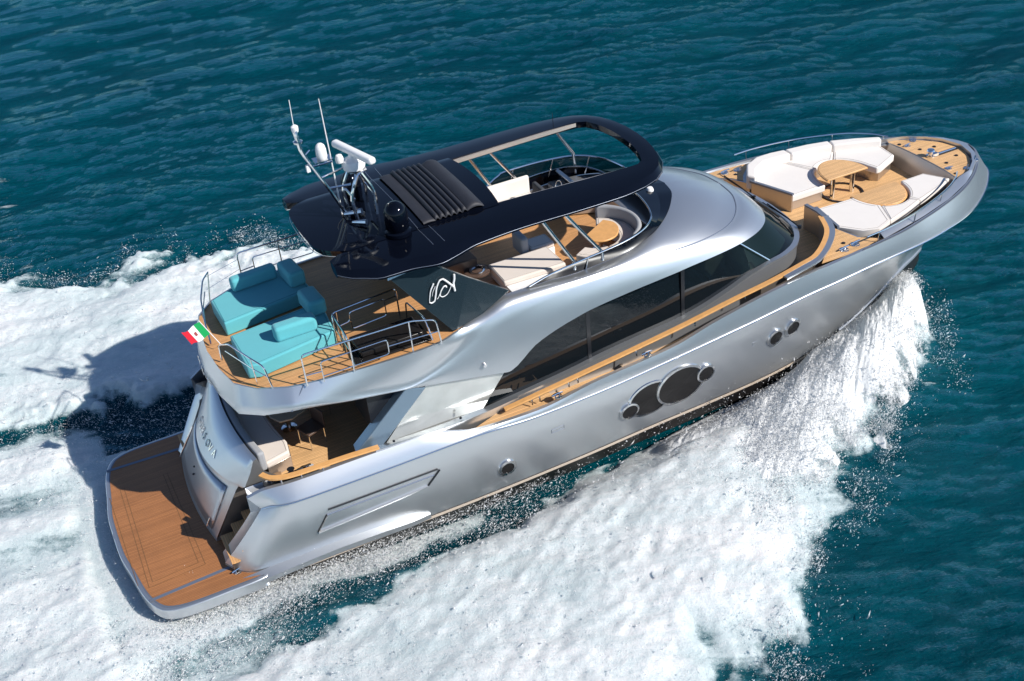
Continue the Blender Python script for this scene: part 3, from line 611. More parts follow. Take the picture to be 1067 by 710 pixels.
# bow hand rails
br = [(19.9, 3.05, 3.76), (20.6, 3.02, 3.78), (21.7, 2.82, 3.80), (22.7, 2.5, 3.80), (23.4, 2.2, 3.79), (24.0, 1.82, 3.74), (24.35, 1.5, 3.68)]
for s in (1, -1):
    off = 0 if s == 1 else -.12
    p = smoothpath([(a[0], s*(a[1]+off), a[2]) for a in br], 6)
    rr_ = obj('hand_rail', tube(p, .022, 8), CHROME, Y)
    for k in (3, 15, 26, len(p)-2):
        a = p[min(k, len(p)-1)]; obj('rail_post', tube([a, (a[0], a[1]-s*.03, 3.46)], .018, 6), CHROME, rr_)

# ---- porthole cluster, portholes, side grooves
def hully(x, z):  # half breadth of topsides at x,z
    i = np.searchsorted(TT, x) if x < 20 else np.argmin(abs(K[:, 0]-x)); i = min(i, len(TT)-1)
    zs = [hullrow(s)[i] for s in np.linspace(0, 1, 12)]
    return float(np.interp(z, [a[2] for a in reversed(zs)], [a[1] for a in reversed(zs)]))
def disc(cx, cz, rx, rz, s, depth=.0, tilt=0, n=32):
    o = []
    for k in range(n):
        a = 2*math.pi*k/n; x = cx+rx*math.cos(a)*math.cos(tilt)-rz*math.sin(a)*math.sin(tilt); z = cz+rx*math.cos(a)*math.sin(tilt)+rz*math.sin(a)*math.cos(tilt); o.append((x, s*(hully(x, z)+depth), z))
    return o
def porthole(cx, cz, rx, rz, s, name='porthole', fr=.06, par=None, lift=0.):
    lift += .022 if name == 'porthole' else .006
    c = disc(cx, cz, rx, rz, s, .012+lift); ri = disc(cx, cz, rx, rz, s, .03+lift); oo = disc(cx, cz, rx+fr, rz+fr, s, .02+lift); ot = disc(cx, cz, rx+fr+.02, rz+fr+.02, s, -.01)
    g = obj(name, (c+[(cx, s*(hully(cx, cz)+.012+lift), cz)], [(k, (k+1) % 32, 32) for k in range(32)]), PORTG, par or Y, smooth=False)
    obj('porthole_frame', loft([c, ri, oo, ot], closed=True), CHROME, g, smooth=True)
    return g
for s in (-1, 1):
    porthole(13.10, 1.47, .62, .50, s, 'hull_window', .05, lift=.0)
    porthole(13.98, 1.55, .66, .55, s, 'hull_window', .06, lift=.025)
    porthole(12.48, 1.33, .22, .20, s, 'hull_window', .05, lift=.03)
    porthole(14.72, 1.63, .22, .22, s, 'hull_window', .05, lift=.045)
    porthole(9.07, 1.0, .17, .17, s, 'porthole', .07)
    porthole(16.98, 1.78, .19, .21, s, 'porthole', .07, lift=.012); porthole(17.55, 1.86, .19, .21, s, 'porthole', .07, lift=.012)
    gp = [(4.28, 1.24), (4.52, 1.80), (7.36, 1.80), (7.02, 1.40)]
    gp = resample(gp+[gp[0]], 60)
    gw = [(a, s*(hully(a, b)+.004), b) for a, b in gp]
    # recessed panel shown as dark upper slot and bright lower ledge
    up_ = [(x, s*(hully(x, 1.76)+.012), 1.80) for x in np.linspace(4.6, 7.3, 30)]; up2 = [(x, s*(hully(x, 1.70)+.012), 1.75) for x in np.linspace(4.6, 7.3, 30)]
    obj('hull_slot', tube(up_, .022, 6), BLACKS, Y)
    lo_ = [(x, s*(hully(x, float(np.interp(x, [4.28, 7.02], [1.24, 1.40])))+.02), float(np.interp(x, [4.28, 7.02], [1.24, 1.40]))) for x in np.linspace(4.28, 7.02, 30)]
    obj('hull_ledge', loft([[(a[0], a[1], a[2]-.05) for a in lo_], [(a[0], a[1]+s*.03, a[2]) for a in lo_], [(a[0], a[1]-s*.06, a[2]+.03) for a in lo_]]), SILVER, Y)
    for (x0, z0), (x1, z1) in (((4.28, 1.24), (4.55, 1.66)), ((7.02, 1.40), (7.35, 1.76))):
        obj('hull_ledge_end', tube([(x0+(x1-x0)*k, s*(hully(x0+(x1-x0)*k, z0+(z1-z0)*k)+.008), z0+(z1-z0)*k) for k in np.linspace(0, 1, 6)], .025, 6), BLACKS, Y)
    ln = [(x, s*(hully(x, 1.66)+.006), 1.66) for x in np.linspace(4.55, 7.2, 20)]
    obj('hull_slot', tube(ln, .02, 6), SLATE, Y)
    for x0, z0, w_ in ((10.3, 1.68, .34), (16.2, 1.95, .42)):
        q = [(x0, z0), (x0+w_, z0+.02), (x0+w_, z0-.08), (x0, z0-.1), (x0, z0)]
        obj('hull_hatch', tube([(a, s*(hully(a, b)+.004), b) for a, b in q], .008, 5), SLATE, Y)

# ================================================================== HARDTOP
def htz(x, y): return 7.10-.022*y*y-.0016*(x-9)**2
wH = Line([(6.2, 0, 2.02, 0), (6.3, 0, 2.2, 0), (6.6, 0, 2.4, 0), (7.0, 0, 2.6, 0), (7.6, 0, 2.62, 0), (8.3, 0, 2.75, 0), (8.6, 0, 2.68, 0), (9.3, 0, 2.48, 0), (10.6, 0, 2.4, 0), (12, 0, 2.42, 0), (13, 0, 2.4, 0), (13.7, 0, 2.28, 0)])
def wv(x): return float(wH.at([x])[0][1])
xs = list(np.linspace(6.15, 13.7, 64))
ro_, ri_ = [], []
for x in xs:
    lip = 1.46 if x < 10.2 else float(np.interp(x, [10.2, 11.5, 12.6, 13.7], [1.36, 1.42, 1.48, 1.5]))
    wq = wv(max(x, 6.2)); ro_.append((x, wq)); ri_.append((x, min(lip, wq-.05) if x > 6.4 else lip+(6.4-x)*.6))
# front arc
ro_ += [(14.1, 2.12), (14.42, 1.86), (14.65, 1.5), (14.8, 1.0), (14.88, .5), (14.9, 0)]
ri_ += [(13.95, 1.49), (14.13, 1.38), (14.24, 1.1), (14.32, .75), (14.36, .38), (14.37, 0)]
def hrow(o, i, s, dz): return [(a[0]*(1-s)+b[0]*s, -(a[1]*(1-s)+b[1]*s), htz(a[0]*(1-s)+b[0]*s, a[1]*(1-s)+b[1]*s)+dz) for a, b in zip(i, o)]
HR = [hrow(ro_, ri_, 0.0, -.16), hrow(ro_, ri_, .0, 0), hrow(ro_, ri_, .3, .01), hrow(ro_, ri_, .6, .01), hrow(ro_, ri_, .82, 0), hrow(ro_, ri_, .84, -.012), hrow(ro_, ri_, 1.0, -.14), hrow(ro_, ri_, 1.0, -.17), hrow(ro_, ri_, .8, -.24), hrow(ro_, ri_, .3, -.24), hrow(ro_, ri_, 0, -.16)]
htop = obj('hardtop', both(loft(HR)), BLACK, Y, angle=22)
e0 = [r[0] for r in HR]; obj('hardtop_end', both((e0[:-1], [tuple(range(len(e0)-1))])), BLACK, Y, smooth=False)
pin_ = hrow(ro_, ri_, .99, -.132); obj('hardtop_trim', both(tube(pin_, .005, 5)), SLATE, Y)
# centre panel
cpy = np.linspace(-1.47, 1.47, 31); cols = []
for yy in cpy:
    s = abs(yy)/1.47; xa = 5.95+.12*s*s+.55*s**7; xf = 10.30+.12*(1-s*s)
    cols.append([(x, yy, htz(x, yy)+.03-.03*max(0, s-.9)*10*.5) for x in np.linspace(xa, xf, 26)])
top = loft(cols); lowc = [[(a[0]+(.05 if k == 0 else 0), a[1]*.985, a[2]-.16) for k, a in enumerate(c)] for c in cols]
edge = [c[0] for c in cols]; edl = [c[0] for c in lowc]; fe = [c[-1] for c in cols]; fel = [c[-1] for c in lowc]
obj('roof_panel', join(top, loft(lowc), loft([edge, edl]), loft([fe, fel]), loft([cols[0], lowc[0]]), loft([cols[-1], lowc[-1]])), BLACK, Y, angle=35)
obj('roof_panel_trim', tube([(a[0]-.005, a[1], a[2]-.13) for a in edge], .008, 5), SILVER2, Y)
obj('roof_seam_line', tube([(8.28, y, htz(8.28, y)+.036) for y in np.linspace(-1.46, 1.46, 16)], .008, 4), SLATE, Y)
multi('roof_seam_line', [both(tube([(8.28+(y-1.46)*.08, -y, htz(8.28, y)+.012) for y in np.linspace(1.46, 2.2, 8)], .008, 4)), both(tube([(8.55+(y-1.46)*.08, -y, htz(8.5, y)+.012) for y in np.linspace(1.46, 2.2, 8)], .008, 4))], SLATE, Y)
# folded fabric sunroof
fx = np.linspace(8.45, 9.95, 220); fy = np.linspace(-1.42, 1.42, 40); frow = []
for yy in fy:
    r = []
    for x in fx:
        u = (x-8.45)/1.5; ph = u*11.0*2*math.pi
        if u < .2: h = .05+.02*math.sin(u/.2*math.pi)
        elif u < .72: h = .02+.11*abs(math.sin(ph*.5))**.5
        else: h = .05+.09*math.sin((u-.72)/.28*math.pi)**.8*(1-.1*math.sin(yy*2))
        ed = 1+.10*math.sin(ph*1.0)*(abs(yy) > 1.25)
        r.append((x, yy, htz(x, yy)+.03+h*(1 if abs(yy) < 1.35 else .55)))
    frow.append(r)
obj('folding_sunroof', loft(frow), mat('dark_canvas', (.022, .023, .030), .6, bump=(40, .3, .01), var=(5, .25)), Y, mods=[('solid', .02, -1)], angle=60)
# bright inner frame of the opening
fi = [(x, -(1.36+(x-10.4)*.05), htz(x, 1.4)-.02) for x in np.linspace(10.35, 13.9, 20)]
obj('opening_frame', both(loft([fi, [(a[0], a[1]+.05, a[2]-.005) for a in fi], [(a[0], a[1]+.05, a[2]-.10) for a in fi]])), mat('pale_champagne_metal', (.75, .66, .58), .35, .7), Y, smooth=False)
# support tubes
for s in (-1, 1):
    for (x0, x1) in ((10.95, 11.74), (11.5, 12.5)):
        obj('hardtop_support', tube([(x0, s*2.1, 6.85), (x1, s*2.2, 5.42), (x1, s*2.2, 5.2)], .045, 10), CHROME, Y)
for s in (1,):
    obj('hardtop_support', tube([(13.45, s*1.95, 6.85), (14.0, s*1.95, 5.95), (14.05, s*1.95, 5.35)], .045, 10), CHROME, Y)
obj('hardtop_support', tube([(10.2, 1.75, 6.85), (11.1, 1.95, 5.8), (11.15, 1.95, 5.3)], .04, 10), CHROME, Y)
# dark fins
FN = [(7.10, -2.36, 6.70), (7.95, -2.36, 6.82), (9.0, -2.36, 6.0), (9.98, -2.30, 5.28), (9.25, -2.34, 4.93), (8.55, -2.42, 4.80), (8.45, -2.42, 4.78), (7.95, -2.40, 5.5)]
for s in (-1, 1):
    a = [(p[0], -s*p[1]*-1 if False else s*abs(p[1]), p[2]) for p in FN]; b = [(p[0], p[1]-s*.10, p[2]) for p in a]; n = len(a)
    fin = obj('hardtop_fin', (a+b, [tuple(range(n)), tuple(reversed(range(n, 2*n)))]+[(i, i+n, (i+1) % n+n, (i+1) % n) for i in range(n)]), NAVY, Y, smooth=False, mods=[('bevel', .012, 2)])
    obj('fin_light', prism([(7.13, s*2.37), (7.78, s*2.37), (7.78, s*2.39), (7.13, s*2.39)], lambda x, y: 6.58+(x-7.13)*.13, lambda x, y: 6.70+(x-7.13)*.13), mat('pale_blue_panel', (.45, .62, .72), .3), fin, smooth=False)
    # monogram traced as strokes (u right, v up)
    LGP = [([(0.22, .92), (.08, .62), (.02, .28), (.0, .02)], .05, .02), ([(0, .04), (.1, -.03), (.24, .03), (.3, .3), (.36, .66), (.5, .96), (.66, 1.0)], .045, .05), ([(.66, 1.0), (.8, .86), (1.06, .56), (1.18, .42)], .06, .07), ([(1.2, 1.05), (1.2, .8), (1.16, .6), (1.22, .2)], .06, .06), ([(.82, .52), (.8, .6), (.7, .6), (.56, .42), (.52, .2), (.64, .1), (.84, .16), (.98, .36), (1.04, .5)], .045, .02), ([(.5, .3), (.42, .12), (.36, .08)], .025, .02), ([(.3, .75), (.18, .5), (.14, .3)], .02, .012)]
    LG = []
    ux_, uz_ = Vector((.985, 0, -.17)), Vector((-.17, 0, .985))
    for pts, w0, w1 in LGP:
        pp = smoothpath([(u, v, 0) for u, v in pts], 5)
        qq = [Vector((7.98, s*2.425, 5.72))+Vector((.985*.52*u, 0, .0))+Vector((.05*v, 0, .50*v)) for u, v, _ in pp]
        LG.append(tube([(a_.x, a_.y, a_.z) for a_ in qq], (lambda w0, w1: (lambda t: (w0*(1-t)+w1*t)*.38))(w0, w1), 6))
    obj('monogram', join(*LG), WHITE, fin)
# satellite dome, black
sdm = obj('satellite_dome', lathe([(.30, 0), (.30, .08), (.24, .12), (.27, .16), (.27, .52), (.24, .64), (.16, .73), (.07, .78), (0, .79)], (7.85, -1.38, htz(7.85, 1.38)+.01), 28), BLACK, Y)
sdm2 = obj('satellite_dome', lathe([(.22, 0), (.24, .1), (.24, .42), (.20, .58), (.1, .68), (0, .7)], (7.55, .75, htz(7.55, .75)+.02), 24), BLACK, Y)
# radar mast
mz = 7.1
A = [tube(roundpath([(7.28, .32*s_, mz), (7.22, .30*s_, mz+.55), (7.45, .24*s_, mz+1.05), (7.62, .22*s_, mz+1.08)], .2), .045, 8) for s_ in (-1, 1)]
A += [tube(roundpath([(7.75, .34*s_, mz), (7.78, .30*s_, mz+.6), (7.55, .24*s_, mz+1.08)], .2), .045, 8) for s_ in (-1, 1)]
A += [tube([(7.3, -.32, mz+.5), (7.3, .32, mz+.5)], .03, 6), tube([(7.76, -.32, mz+.55), (7.76, .32, mz+.55)], .03, 6), tube([(7.3, -.4, mz+.85), (7.7, .6, mz+.85)], .025, 6)]
A += [tube([(7.15, s_*.1, mz), (6.85, s_*.09, mz+.75), (6.44, s_*.08, 8.78), (6.38, s_*.08, 8.95), (6.33, s_*.08, 9.38), (6.36, s_*.03, 9.48)], .035, 8) for s_ in (-1, 1)]
A += [tube([(6.5, -.05, 8.55), (6.95, -.30, 8.66)], .025, 6), tube([(6.42, .05, 8.78), (6.62, .25, 8.8)], .02, 6), tube([(6.85, 0, 7.9), (7.3, -.2, 7.95)], .025, 6), tube([(6.7, 0, 8.2), (7.3, .2, 8.2)], .025, 6)]
mast = obj('radar_mast', join(*A), CHROME, Y)
multi('mast_plate', [box(6.80, -.05, 8.66, .42, .30, .02), box(7.52, 0, mz+1.1, .4, .5, .02)], CHROME, mast, smooth=False)
obj('radar_pedestal', lathe([(.25, 0), (.27, .08), (.22, .2), (.10, .26), (.08, .34), (0, .34)], (7.5, .02, mz+1.12), 24), WHITE, mast)
obj('radar_scanner', box(7.52, -.05, mz+1.52, .19, 1.55, .17, rz=math.radians(15)), WHITE, mast, mods=[('bevel', .07, 5)])
obj('antenna_dome', lathe([(.11, 0), (.125, .05), (.12, .22), (.10, .31), (.05, .36), (0, .37)], (6.80, -.05, 8.67), 20), WHITE, mast)
obj('camera_dome', lathe([(.09, 0), (.10, .08), (.07, .17), (0, .2)], (7.22, .1, mz+1.3), 16), WHITE, mast)
multi('search_light', [lathe([(.07, 0), (.08, .05), (.08, .12), (.03, .16), (0, .16)], (6.34, .0, 9.42), 14), box(6.45, -.03, 8.52, .08, .08, .16)], WHITE, mast)
obj('nav_lamp', lathe([(.10, 0), (.11, .04), (.05, .08), (.05, .15), (0, .16)], (6.35, 0, 9.15), 14), CHROME, mast)
obj('whip_antenna', tube([(7.06, .12, mz), (7.02, .15, 9.95)], lambda t: .022*(1-.6*t), 6), WHITE, mast)
obj('whip_antenna', tube([(6.34, .05, 9.55), (6.36, .08, 10.12)], .009, 5), WHITE, mast)
multi('horn', [tube([(7.05, -.1, mz+.12), (7.4, -.35, mz+.2)], lambda t: .04+.04*t, 8), tube([(7.1, -.5, mz+.08), (7.35, -.75, mz+.12)], lambda t: .03+.04*t, 8)], CHROME, mast)
multi('mast_cable', [tube(smoothpath([(7.05, .0, mz+.05), (7.15, -.1, mz+.25), (7.3, -.25, mz+.28), (7.45, -.35, mz+.04)], 6), .015, 6), tube(smoothpath([(7.0, -.1, mz+.03), (6.8, -.35, mz+.03), (6.75, -.6, mz+.0), (6.95, -.9, mz)], 6), .012, 6), lathe([(.1, 0), (.12, .06), (.06, .1), (0, .1)], (7.4, -.15, mz), 12)], BLACKS, mast)

# ================================================================== FLYBRIDGE
WTL = Line([(10.4, 10.5, 2.27, 5.2), (11, 11.1, 2.27, 5.34), (12, 11.9, 2.26, 5.42), (13, 12.95, 2.22, 5.50), (14, 13.65, 2.08, 5.56), (15.5, 14.15, 1.72, 5.6), (17, 14.38, 1.15, 5.62), (18.5, 14.48, .55, 5.62), (20, 14.5, 0, 5.62)])
tw = np.linspace(10.4, 20, 50); wtp = WTL.at(tw); wb = L1.at(tw); wb[:, 2] += .01; wb[:, 1] = np.maximum(wb[:, 1]-.03, 0)
midw = wtp*.45+wb*.55
ds = obj('flybridge_screen_base', both(loft([R_(wb), R_(midw)])), BLACK, Y)
obj('flybridge_windscreen', both(loft([R_(midw), R_(wtp)])), BLACK, Y)
pw_ = [(11.4, 2.18), (12, 2.22), (13.1, 2.2), (13.9, 2.05), (14.35, 1.75), (14.65, 1.25), (14.8, .6), (14.85, .1)]; pwp = [(a, b, .0) for a, b in pw_]; pwp = smoothpath(pwp, 5)
pwt = [(a[0]-.04, a[1]*.99, 5.5+.36*math.sin(min(1, k/6)*math.pi/2)*(1 if k < len(pwp)-4 else .9)) for k, a in enumerate(pwp)]
obj('port_windscreen', loft([[(a[0], a[1], 5.38) for a in pwp], pwt]), GLASSF, Y)
obj('windscreen_rail', tube(pwt, .022, 6), CHROME, Y)
for k in (8, 17, 26): obj('screen_post', tube([pwt[k], (pwp[k][0]-.2, pwp[k][1], 5.36)], .018, 6), CHROME, Y)
obj('windscreen_rail', both(tube(R_(wtp), .022, 8)), CHROME, Y)
for tq in (12.2,):
    for s in (-1, 1):
        a = WTL.at([tq])[0]; b = L1.at([tq])[0]; obj('screen_post', tube([(a[0], s*a[1], a[2]), (b[0], s*b[1], b[2])], .018, 6), CHROME, Y)
# dash and coaming inside front
obj('fly_dash', prism([(14.15, -1.5), (14.75, -1.1), (15.05, -.5), (15.1, 0), (15.05, .5), (14.75, 1.1), (14.0, 1.9), (13.2, 2.0), (13.2, .9), (14.1, .5)], 4.78, 5.32), SILVER2, Y, mods=[('bevel', .04, 3)])
obj('spot_lamp', lathe([(.10, 0), (.10, .1), (.07, .16), (0, .17)], (14.95, -.35, 5.45), 16), WHITE, Y)
sp_ = obj('antenna_stub', tube([(13.5, 2.0, 6.98), (13.5, 2.0, 7.2)], .008, 5), BLACKS, Y)

# furniture helpers
PIPE = mat('piping_grey', (.40, .37, .34), .8)
def piping(p, z, par, m=None):
    p = [q for i, q in enumerate(p) if i == 0 or math.hypot(q[0]-p[i-1][0], q[1]-p[i-1][1]) > .03]
    ar_ = sum(p[i][0]*p[(i+1) % len(p)][1]-p[(i+1) % len(p)][0]*p[i][1] for i in range(len(p)))
    q = inset(p, .075 if ar_ > 0 else -.075); q = q+[q[0]]
    obj('piping', tube([(a, b, z+.001) for a, b in q], .007, 5), m or PIPE, par)
def sofa(name, loc, label, seats, backs, base, m_seat, m_back, m_base, zs=(4.78, 5.0, 5.18), zb=5.55, cat='sofa', group=None):
    t = thing(name, loc, label, cat, group)
    for p in base: obj('plinth', prism(p, zs[0], zs[1]), m_base, t, mods=[('bevel', .01, 2)])
    for p in seats:
        c_ = obj('seat_cushion', prism(p, zs[1]+.004, zs[2]), m_seat, t, mods=[('bevel', .045, 4)], angle=60); piping(p, zs[2], c_)
    for p in backs: obj('back_cushion', prism(p, zs[1]+.004, zb), m_back, t, mods=[('bevel', .06, 4)], angle=60)
    return t
# aft sun beds (turquoise)
def bed(name, loc, label, quad, arms, grp):
    t = thing(name, loc, label, 'sunbed', grp)
    m_ = obj('mattress', prism(quad, 4.78, 5.14), TEAL, t, mods=[('bevel', .04, 4)], angle=60); piping(quad, 5.14, m_, TEALP)
    for (cx, cy, cz, sx, sy, sz, rz) in arms: obj('bolster', box(cx, cy, cz, sx, sy, sz, rz), TEAL, t, mods=[('bevel', .09, 5)], angle=60)
    return t
bed('sun_bed', (4.9, 1.05, 4.76), 'turquoise sunbed on the port side of the upper aft deck, mostly in shade', [(3.88, .36), (3.85, 1.55), (4.45, 1.86), (6.05, 2.08), (6.12, .78), (5.95, .66)], [(5.0, 1.72, 5.32, 1.15, .30, .36, .08), (5.86, 1.35, 5.34, .42, .85, .40, .10)], 'turquoise sunbeds on the upper aft deck')
bed('sun_bed', (4.9, -.8, 4.76), 'turquoise sunbed on the starboard side beside the stair rail, mostly in sun', [(3.85, -.22), (3.85, -1.62), (4.1, -1.72), (6.0, -1.38), (6.1, -.25), (5.95, .02)], [(5.2, -1.0, 5.32, 1.0, .34, .38, .02), (5.88, -.20, 5.34, .44, .80, .40, .06)], 'turquoise sunbeds on the upper aft deck')

# rails on the upper aft deck
def fence_rail(pts, posts, inner=None, name='deck_rail', zb=4.8):
    r = obj(name, tube(roundpath(pts, .12), .02, 8), CHROME, Y)
    for p in posts: obj('rail_post', tube(p, .017, 6), CHROME, r)
    if inner: multi('rail_infill', [tube(roundpath(i, .08), .014, 6) for i in inner], CHROME, r)
    return r
z0, z1 = 4.8, 5.6
for s in (-1, 1):
    yy = s*2.68
    fence_rail([(4.88, s*2.62, z0), (4.88, s*2.60, z1), (7.4, yy, z1), (7.95, s*2.76, z1-.12), (8.02, s*2.74, z0)], [[(5.95, yy, z0), (5.95, yy, z1)], [(7.35, yy, z0), (7.35, yy, z1)]],
               [[(5.25, yy, z0+.0), (5.25, yy, z1-.27), (6.8, yy, z1-.27), (6.8, yy, z0+.15), (5.5, yy, z0+.15), (5.25, yy, z0+.15)], [(6.8, yy, z1-.45), (7.98, s*2.75, z1-.45)], [(4.9, s*2.63, z0+.28), (5.25, yy, z0+.28)]])
# stern rails curved
ar = [(3.62, .15, 5.35), (3.60, -.3, 5.50), (3.66, -.9, 5.52), (3.82, -1.6, 5.52), (3.98, -2.15, 5.45), (4.12, -2.3, 5.2), (4.16, -2.34, 4.8)]
pth = [(3.42, -.55, 4.85), (3.46, -.4, 5.2), (3.56, -.5, 5.42)]
fence_rail([(3.5, -.6, 4.82), (3.52, -.55, 5.2), (3.68, -1.0, 5.42), (3.95, -1.9, 5.45), (4.12, -2.22, 5.38), (4.2, -2.28, 4.8)], [], [[(3.6, -.8, 5.15), (3.95, -1.9, 5.17), (4.15, -2.24, 5.1)], [(3.95, -1.95, 4.8), (3.93, -1.9, 5.42)]])
fence_rail([(4.05, 2.25, 5.52), (3.85, 1.95, 5.52), (3.62, 1.3, 5.42), (3.5, .7, 5.2), (3.45, .2, 4.82)], [[(4.05, 2.25, 5.52), (3.9, 2.1, 4.8)]], [[(3.82, 1.9, 5.22), (3.62, 1.3, 5.15), (3.5, .7, 5.0)]])
multi('guard_wire', [tube([(3.9, 2.2, 5.42), (4.88, 2.62, 5.42)], .006, 4), tube([(3.9, 2.15, 5.12), (4.88, 2.62, 5.15)], .006, 4)], CHROME, Y)
# stair well rails
fence_rail([(6.0, -1.42, 4.78), (6.0, -1.38, 5.6), (7.62, -1.2, 5.6), (7.62, -1.2, 4.78)], [[(6.12, -1.36, 4.78), (6.12, -1.36, 5.58)]], [[(6.12, -1.36, 5.2), (6.4, -1.33, 5.22), (6.42, -1.33, 5.45), (7.3, -1.24, 5.45), (7.3, -1.24, 5.0), (6.42, -1.33, 5.0), (6.42, -1.33, 5.22)], [(7.3, -1.24, 5.4), (7.62, -1.2, 5.4)]])
fence_rail([(6.0, -1.42, 5.6), (6.0, -2.3, 5.55), (6.02, -2.5, 4.8)], [[(6.0, -1.75, 5.57), (6.02, -1.75, 4.78)], [(6.0, -2.1, 5.56), (6.02, -2.1, 4.78)]], [[(6.0, -1.45, 5.25), (6.0, -2.38, 5.2)]])
fence_rail([(7.75, -1.3, 4.78), (7.75, -1.4, 5.3), (7.85, -2.3, 5.3), (7.9, -2.5, 4.8)], [])
# life raft canister/box beside stairs
lb = obj('stair_cover', prism([(6.25, -2.38), (7.75, -2.38), (7.78, -1.62), (6.22, -1.62)], 4.86, 5.02), PORTG, Y, mods=[('bevel', .03, 3)])

# fly lounge, starboard
sofa('fly_lounger', (10.9, -1.2, 4.76), 'low beige lounger pad on the starboard side of the flybridge under the hardtop edge', [[(10.15, -.72), (10.12, -1.7), (11.75, -1.75), (11.75, -.75)]], [], [[(10.2, -.75), (10.18, -2.0), (11.8, -2.05), (11.8, -.78)]], BEIGE, BEIGE, WHITE, (4.78, 5.0, 5.15), cat='lounger')
sofa('fly_recliner', (11.7, -.4, 4.76), 'grey backed seat between the beige lounger and the round sofa on the flybridge', [[(11.35, -.15), (11.35, -.68), (12.0, -.68), (12.0, -.15)]], [[(11.3, -.70), (11.3, -.12), (11.1, -.12), (11.1, -.70)]], [[(11.35, -.15), (11.35, -.68), (12.0, -.68), (12.0, -.15)]], BEIGE, GREYC, WHITE, (4.78, 5.0, 5.15), 5.5, cat='seat')
def arcpoly(cx, cy, r0, r1, a0, a1, n=24, sy=1.0):
    o = [(cx+r1*math.cos(a), cy+sy*r1*math.sin(a)) for a in np.linspace(a0, a1, n)]; i = [(cx+r0*math.cos(a), cy+sy*r0*math.sin(a)) for a in np.linspace(a1, a0, n)]
    return o+i
cA, cB = math.radians(-150), math.radians(62)
sofa('fly_sofa', (13.0, -1.1, 4.76), 'curved cream sofa wrapped around the small teak table at the front of the flybridge', [arcpoly(12.95, -1.1, .55, .98, cA, math.radians(-90)), arcpoly(12.95, -1.1, .55, .98, math.radians(-89), cB)], [arcpoly(12.95, -1.1, .99, 1.12, math.radians(-60), cB)], [arcpoly(12.95, -1.1, .60, 1.1, cA, cB)], BEIGE, GREYC, WHITE, (4.78, 5.0, 5.18), 5.5)
t = thing('fly_table', (13.0, -1.1, 4.76), 'small teak topped table inside the curved flybridge sofa', 'table')
obj('table_top', prism([(a[0], a[1]) for a in smoothpath([(12.6, -1.15, 0), (12.62, -1.42, 0), (12.9, -1.62, 0), (13.25, -1.56, 0), (13.5, -1.25, 0), (13.54, -.92, 0), (13.38, -.68, 0)], 5)], 5.28, 5.33), TEAKC, t, mods=[('bevel', .015, 2)])
obj('leg', lathe([(.22, 0), (.22, .02), (.05, .04), (.05, .5)], (13.05, -1.12, 4.78), 16), CHROME, t)
# port seat + helm
sofa('helm_bench', (12.1, 1.9, 4.76), 'cream bench with tall backrest on the port side seen through the hardtop opening', [[(11.45, 1.5), (12.7, 1.5), (12.7, 2.05), (11.45, 2.05)]], [[(11.3, 1.45), (11.45, 1.45), (11.45, 2.1), (11.3, 2.1)], [(11.45, 2.06), (12.72, 2.06), (12.72, 2.18), (11.45, 2.18)]], [[(11.42, 1.45), (12.75, 1.45), (12.75, 2.1), (11.42, 2.1)]], CUSHION, CUSHION, WHITE, (4.78, 5.0, 5.18), 5.62, cat='bench')
t = thing('helm_console', (13.4, 1.3, 4.76), 'grey flybridge helm console with tilted dark screen behind the windscreen', 'console')
obj('pedestal', box(13.6, 1.35, 5.05, .5, .9, .56), SILVER2, t, mods=[('bevel', .05, 3)])
sc_ = obj('screen_housing', box(13.52, 1.35, 5.52, .10, .82, .50, ry=math.radians(-35)), SILVER2, t, mods=[('bevel', .02, 2)])
obj('screen', box(13.46, 1.35, 5.51, .02, .7, .38, ry=math.radians(-35)), PORTG, sc_, smooth=False)
ring_ = [(13.22+.05*math.sin(a), 1.35+.17*math.cos(a), 5.42+.17*math.sin(a)) for a in np.linspace(0, 2*math.pi, 25)]
obj('steering_wheel', join(tube(ring_, .014, 6), tube([(13.22, 1.18, 5.42), (13.22, 1.52, 5.42)], .012, 5), tube([(13.45, 1.35, 5.38), (13.22, 1.35, 5.42)], .015, 6)), CHROME, t)
t = thing('helm_chair', (12.75, .7, 4.76), 'dark helm chair behind the flybridge console beside the cream bench', 'chair')
obj('seat', box(12.8, 1.2, 5.15, .5, .55, .14), DARKF, t, mods=[('bevel', .04, 3)]); obj('backrest', box(12.56, 1.2, 5.45, .12, .52, .6), DARKF, t, mods=[('bevel', .04, 3)]); obj('pedestal', lathe([(.2, 0), (.2, .02), (.05, .05), (.05, .32)], (12.8, 1.2, 4.77), 14), CHROME, t)
t = thing('bar_unit', (9.9, .2, 4.76), 'dark round bar sink unit on the flybridge deck below the sunroof', 'bar unit')
obj('cabinet', box(9.5, -.3, 5.05, .9, .55, .56), BROWN, t, mods=[('bevel', .03, 3)]); obj('sink', lathe([(.2, .0), (.2, .02), (.16, .015), (.12, -.02), (0, -.02)], (9.85, -.75, 5.1), 20), CHROME, t)
obj('counter', lathe([(0, 0), (.32, 0), (.32, .03), (.0, .03)], (9.85, -.75, 5.06), 24), BROWN, t)

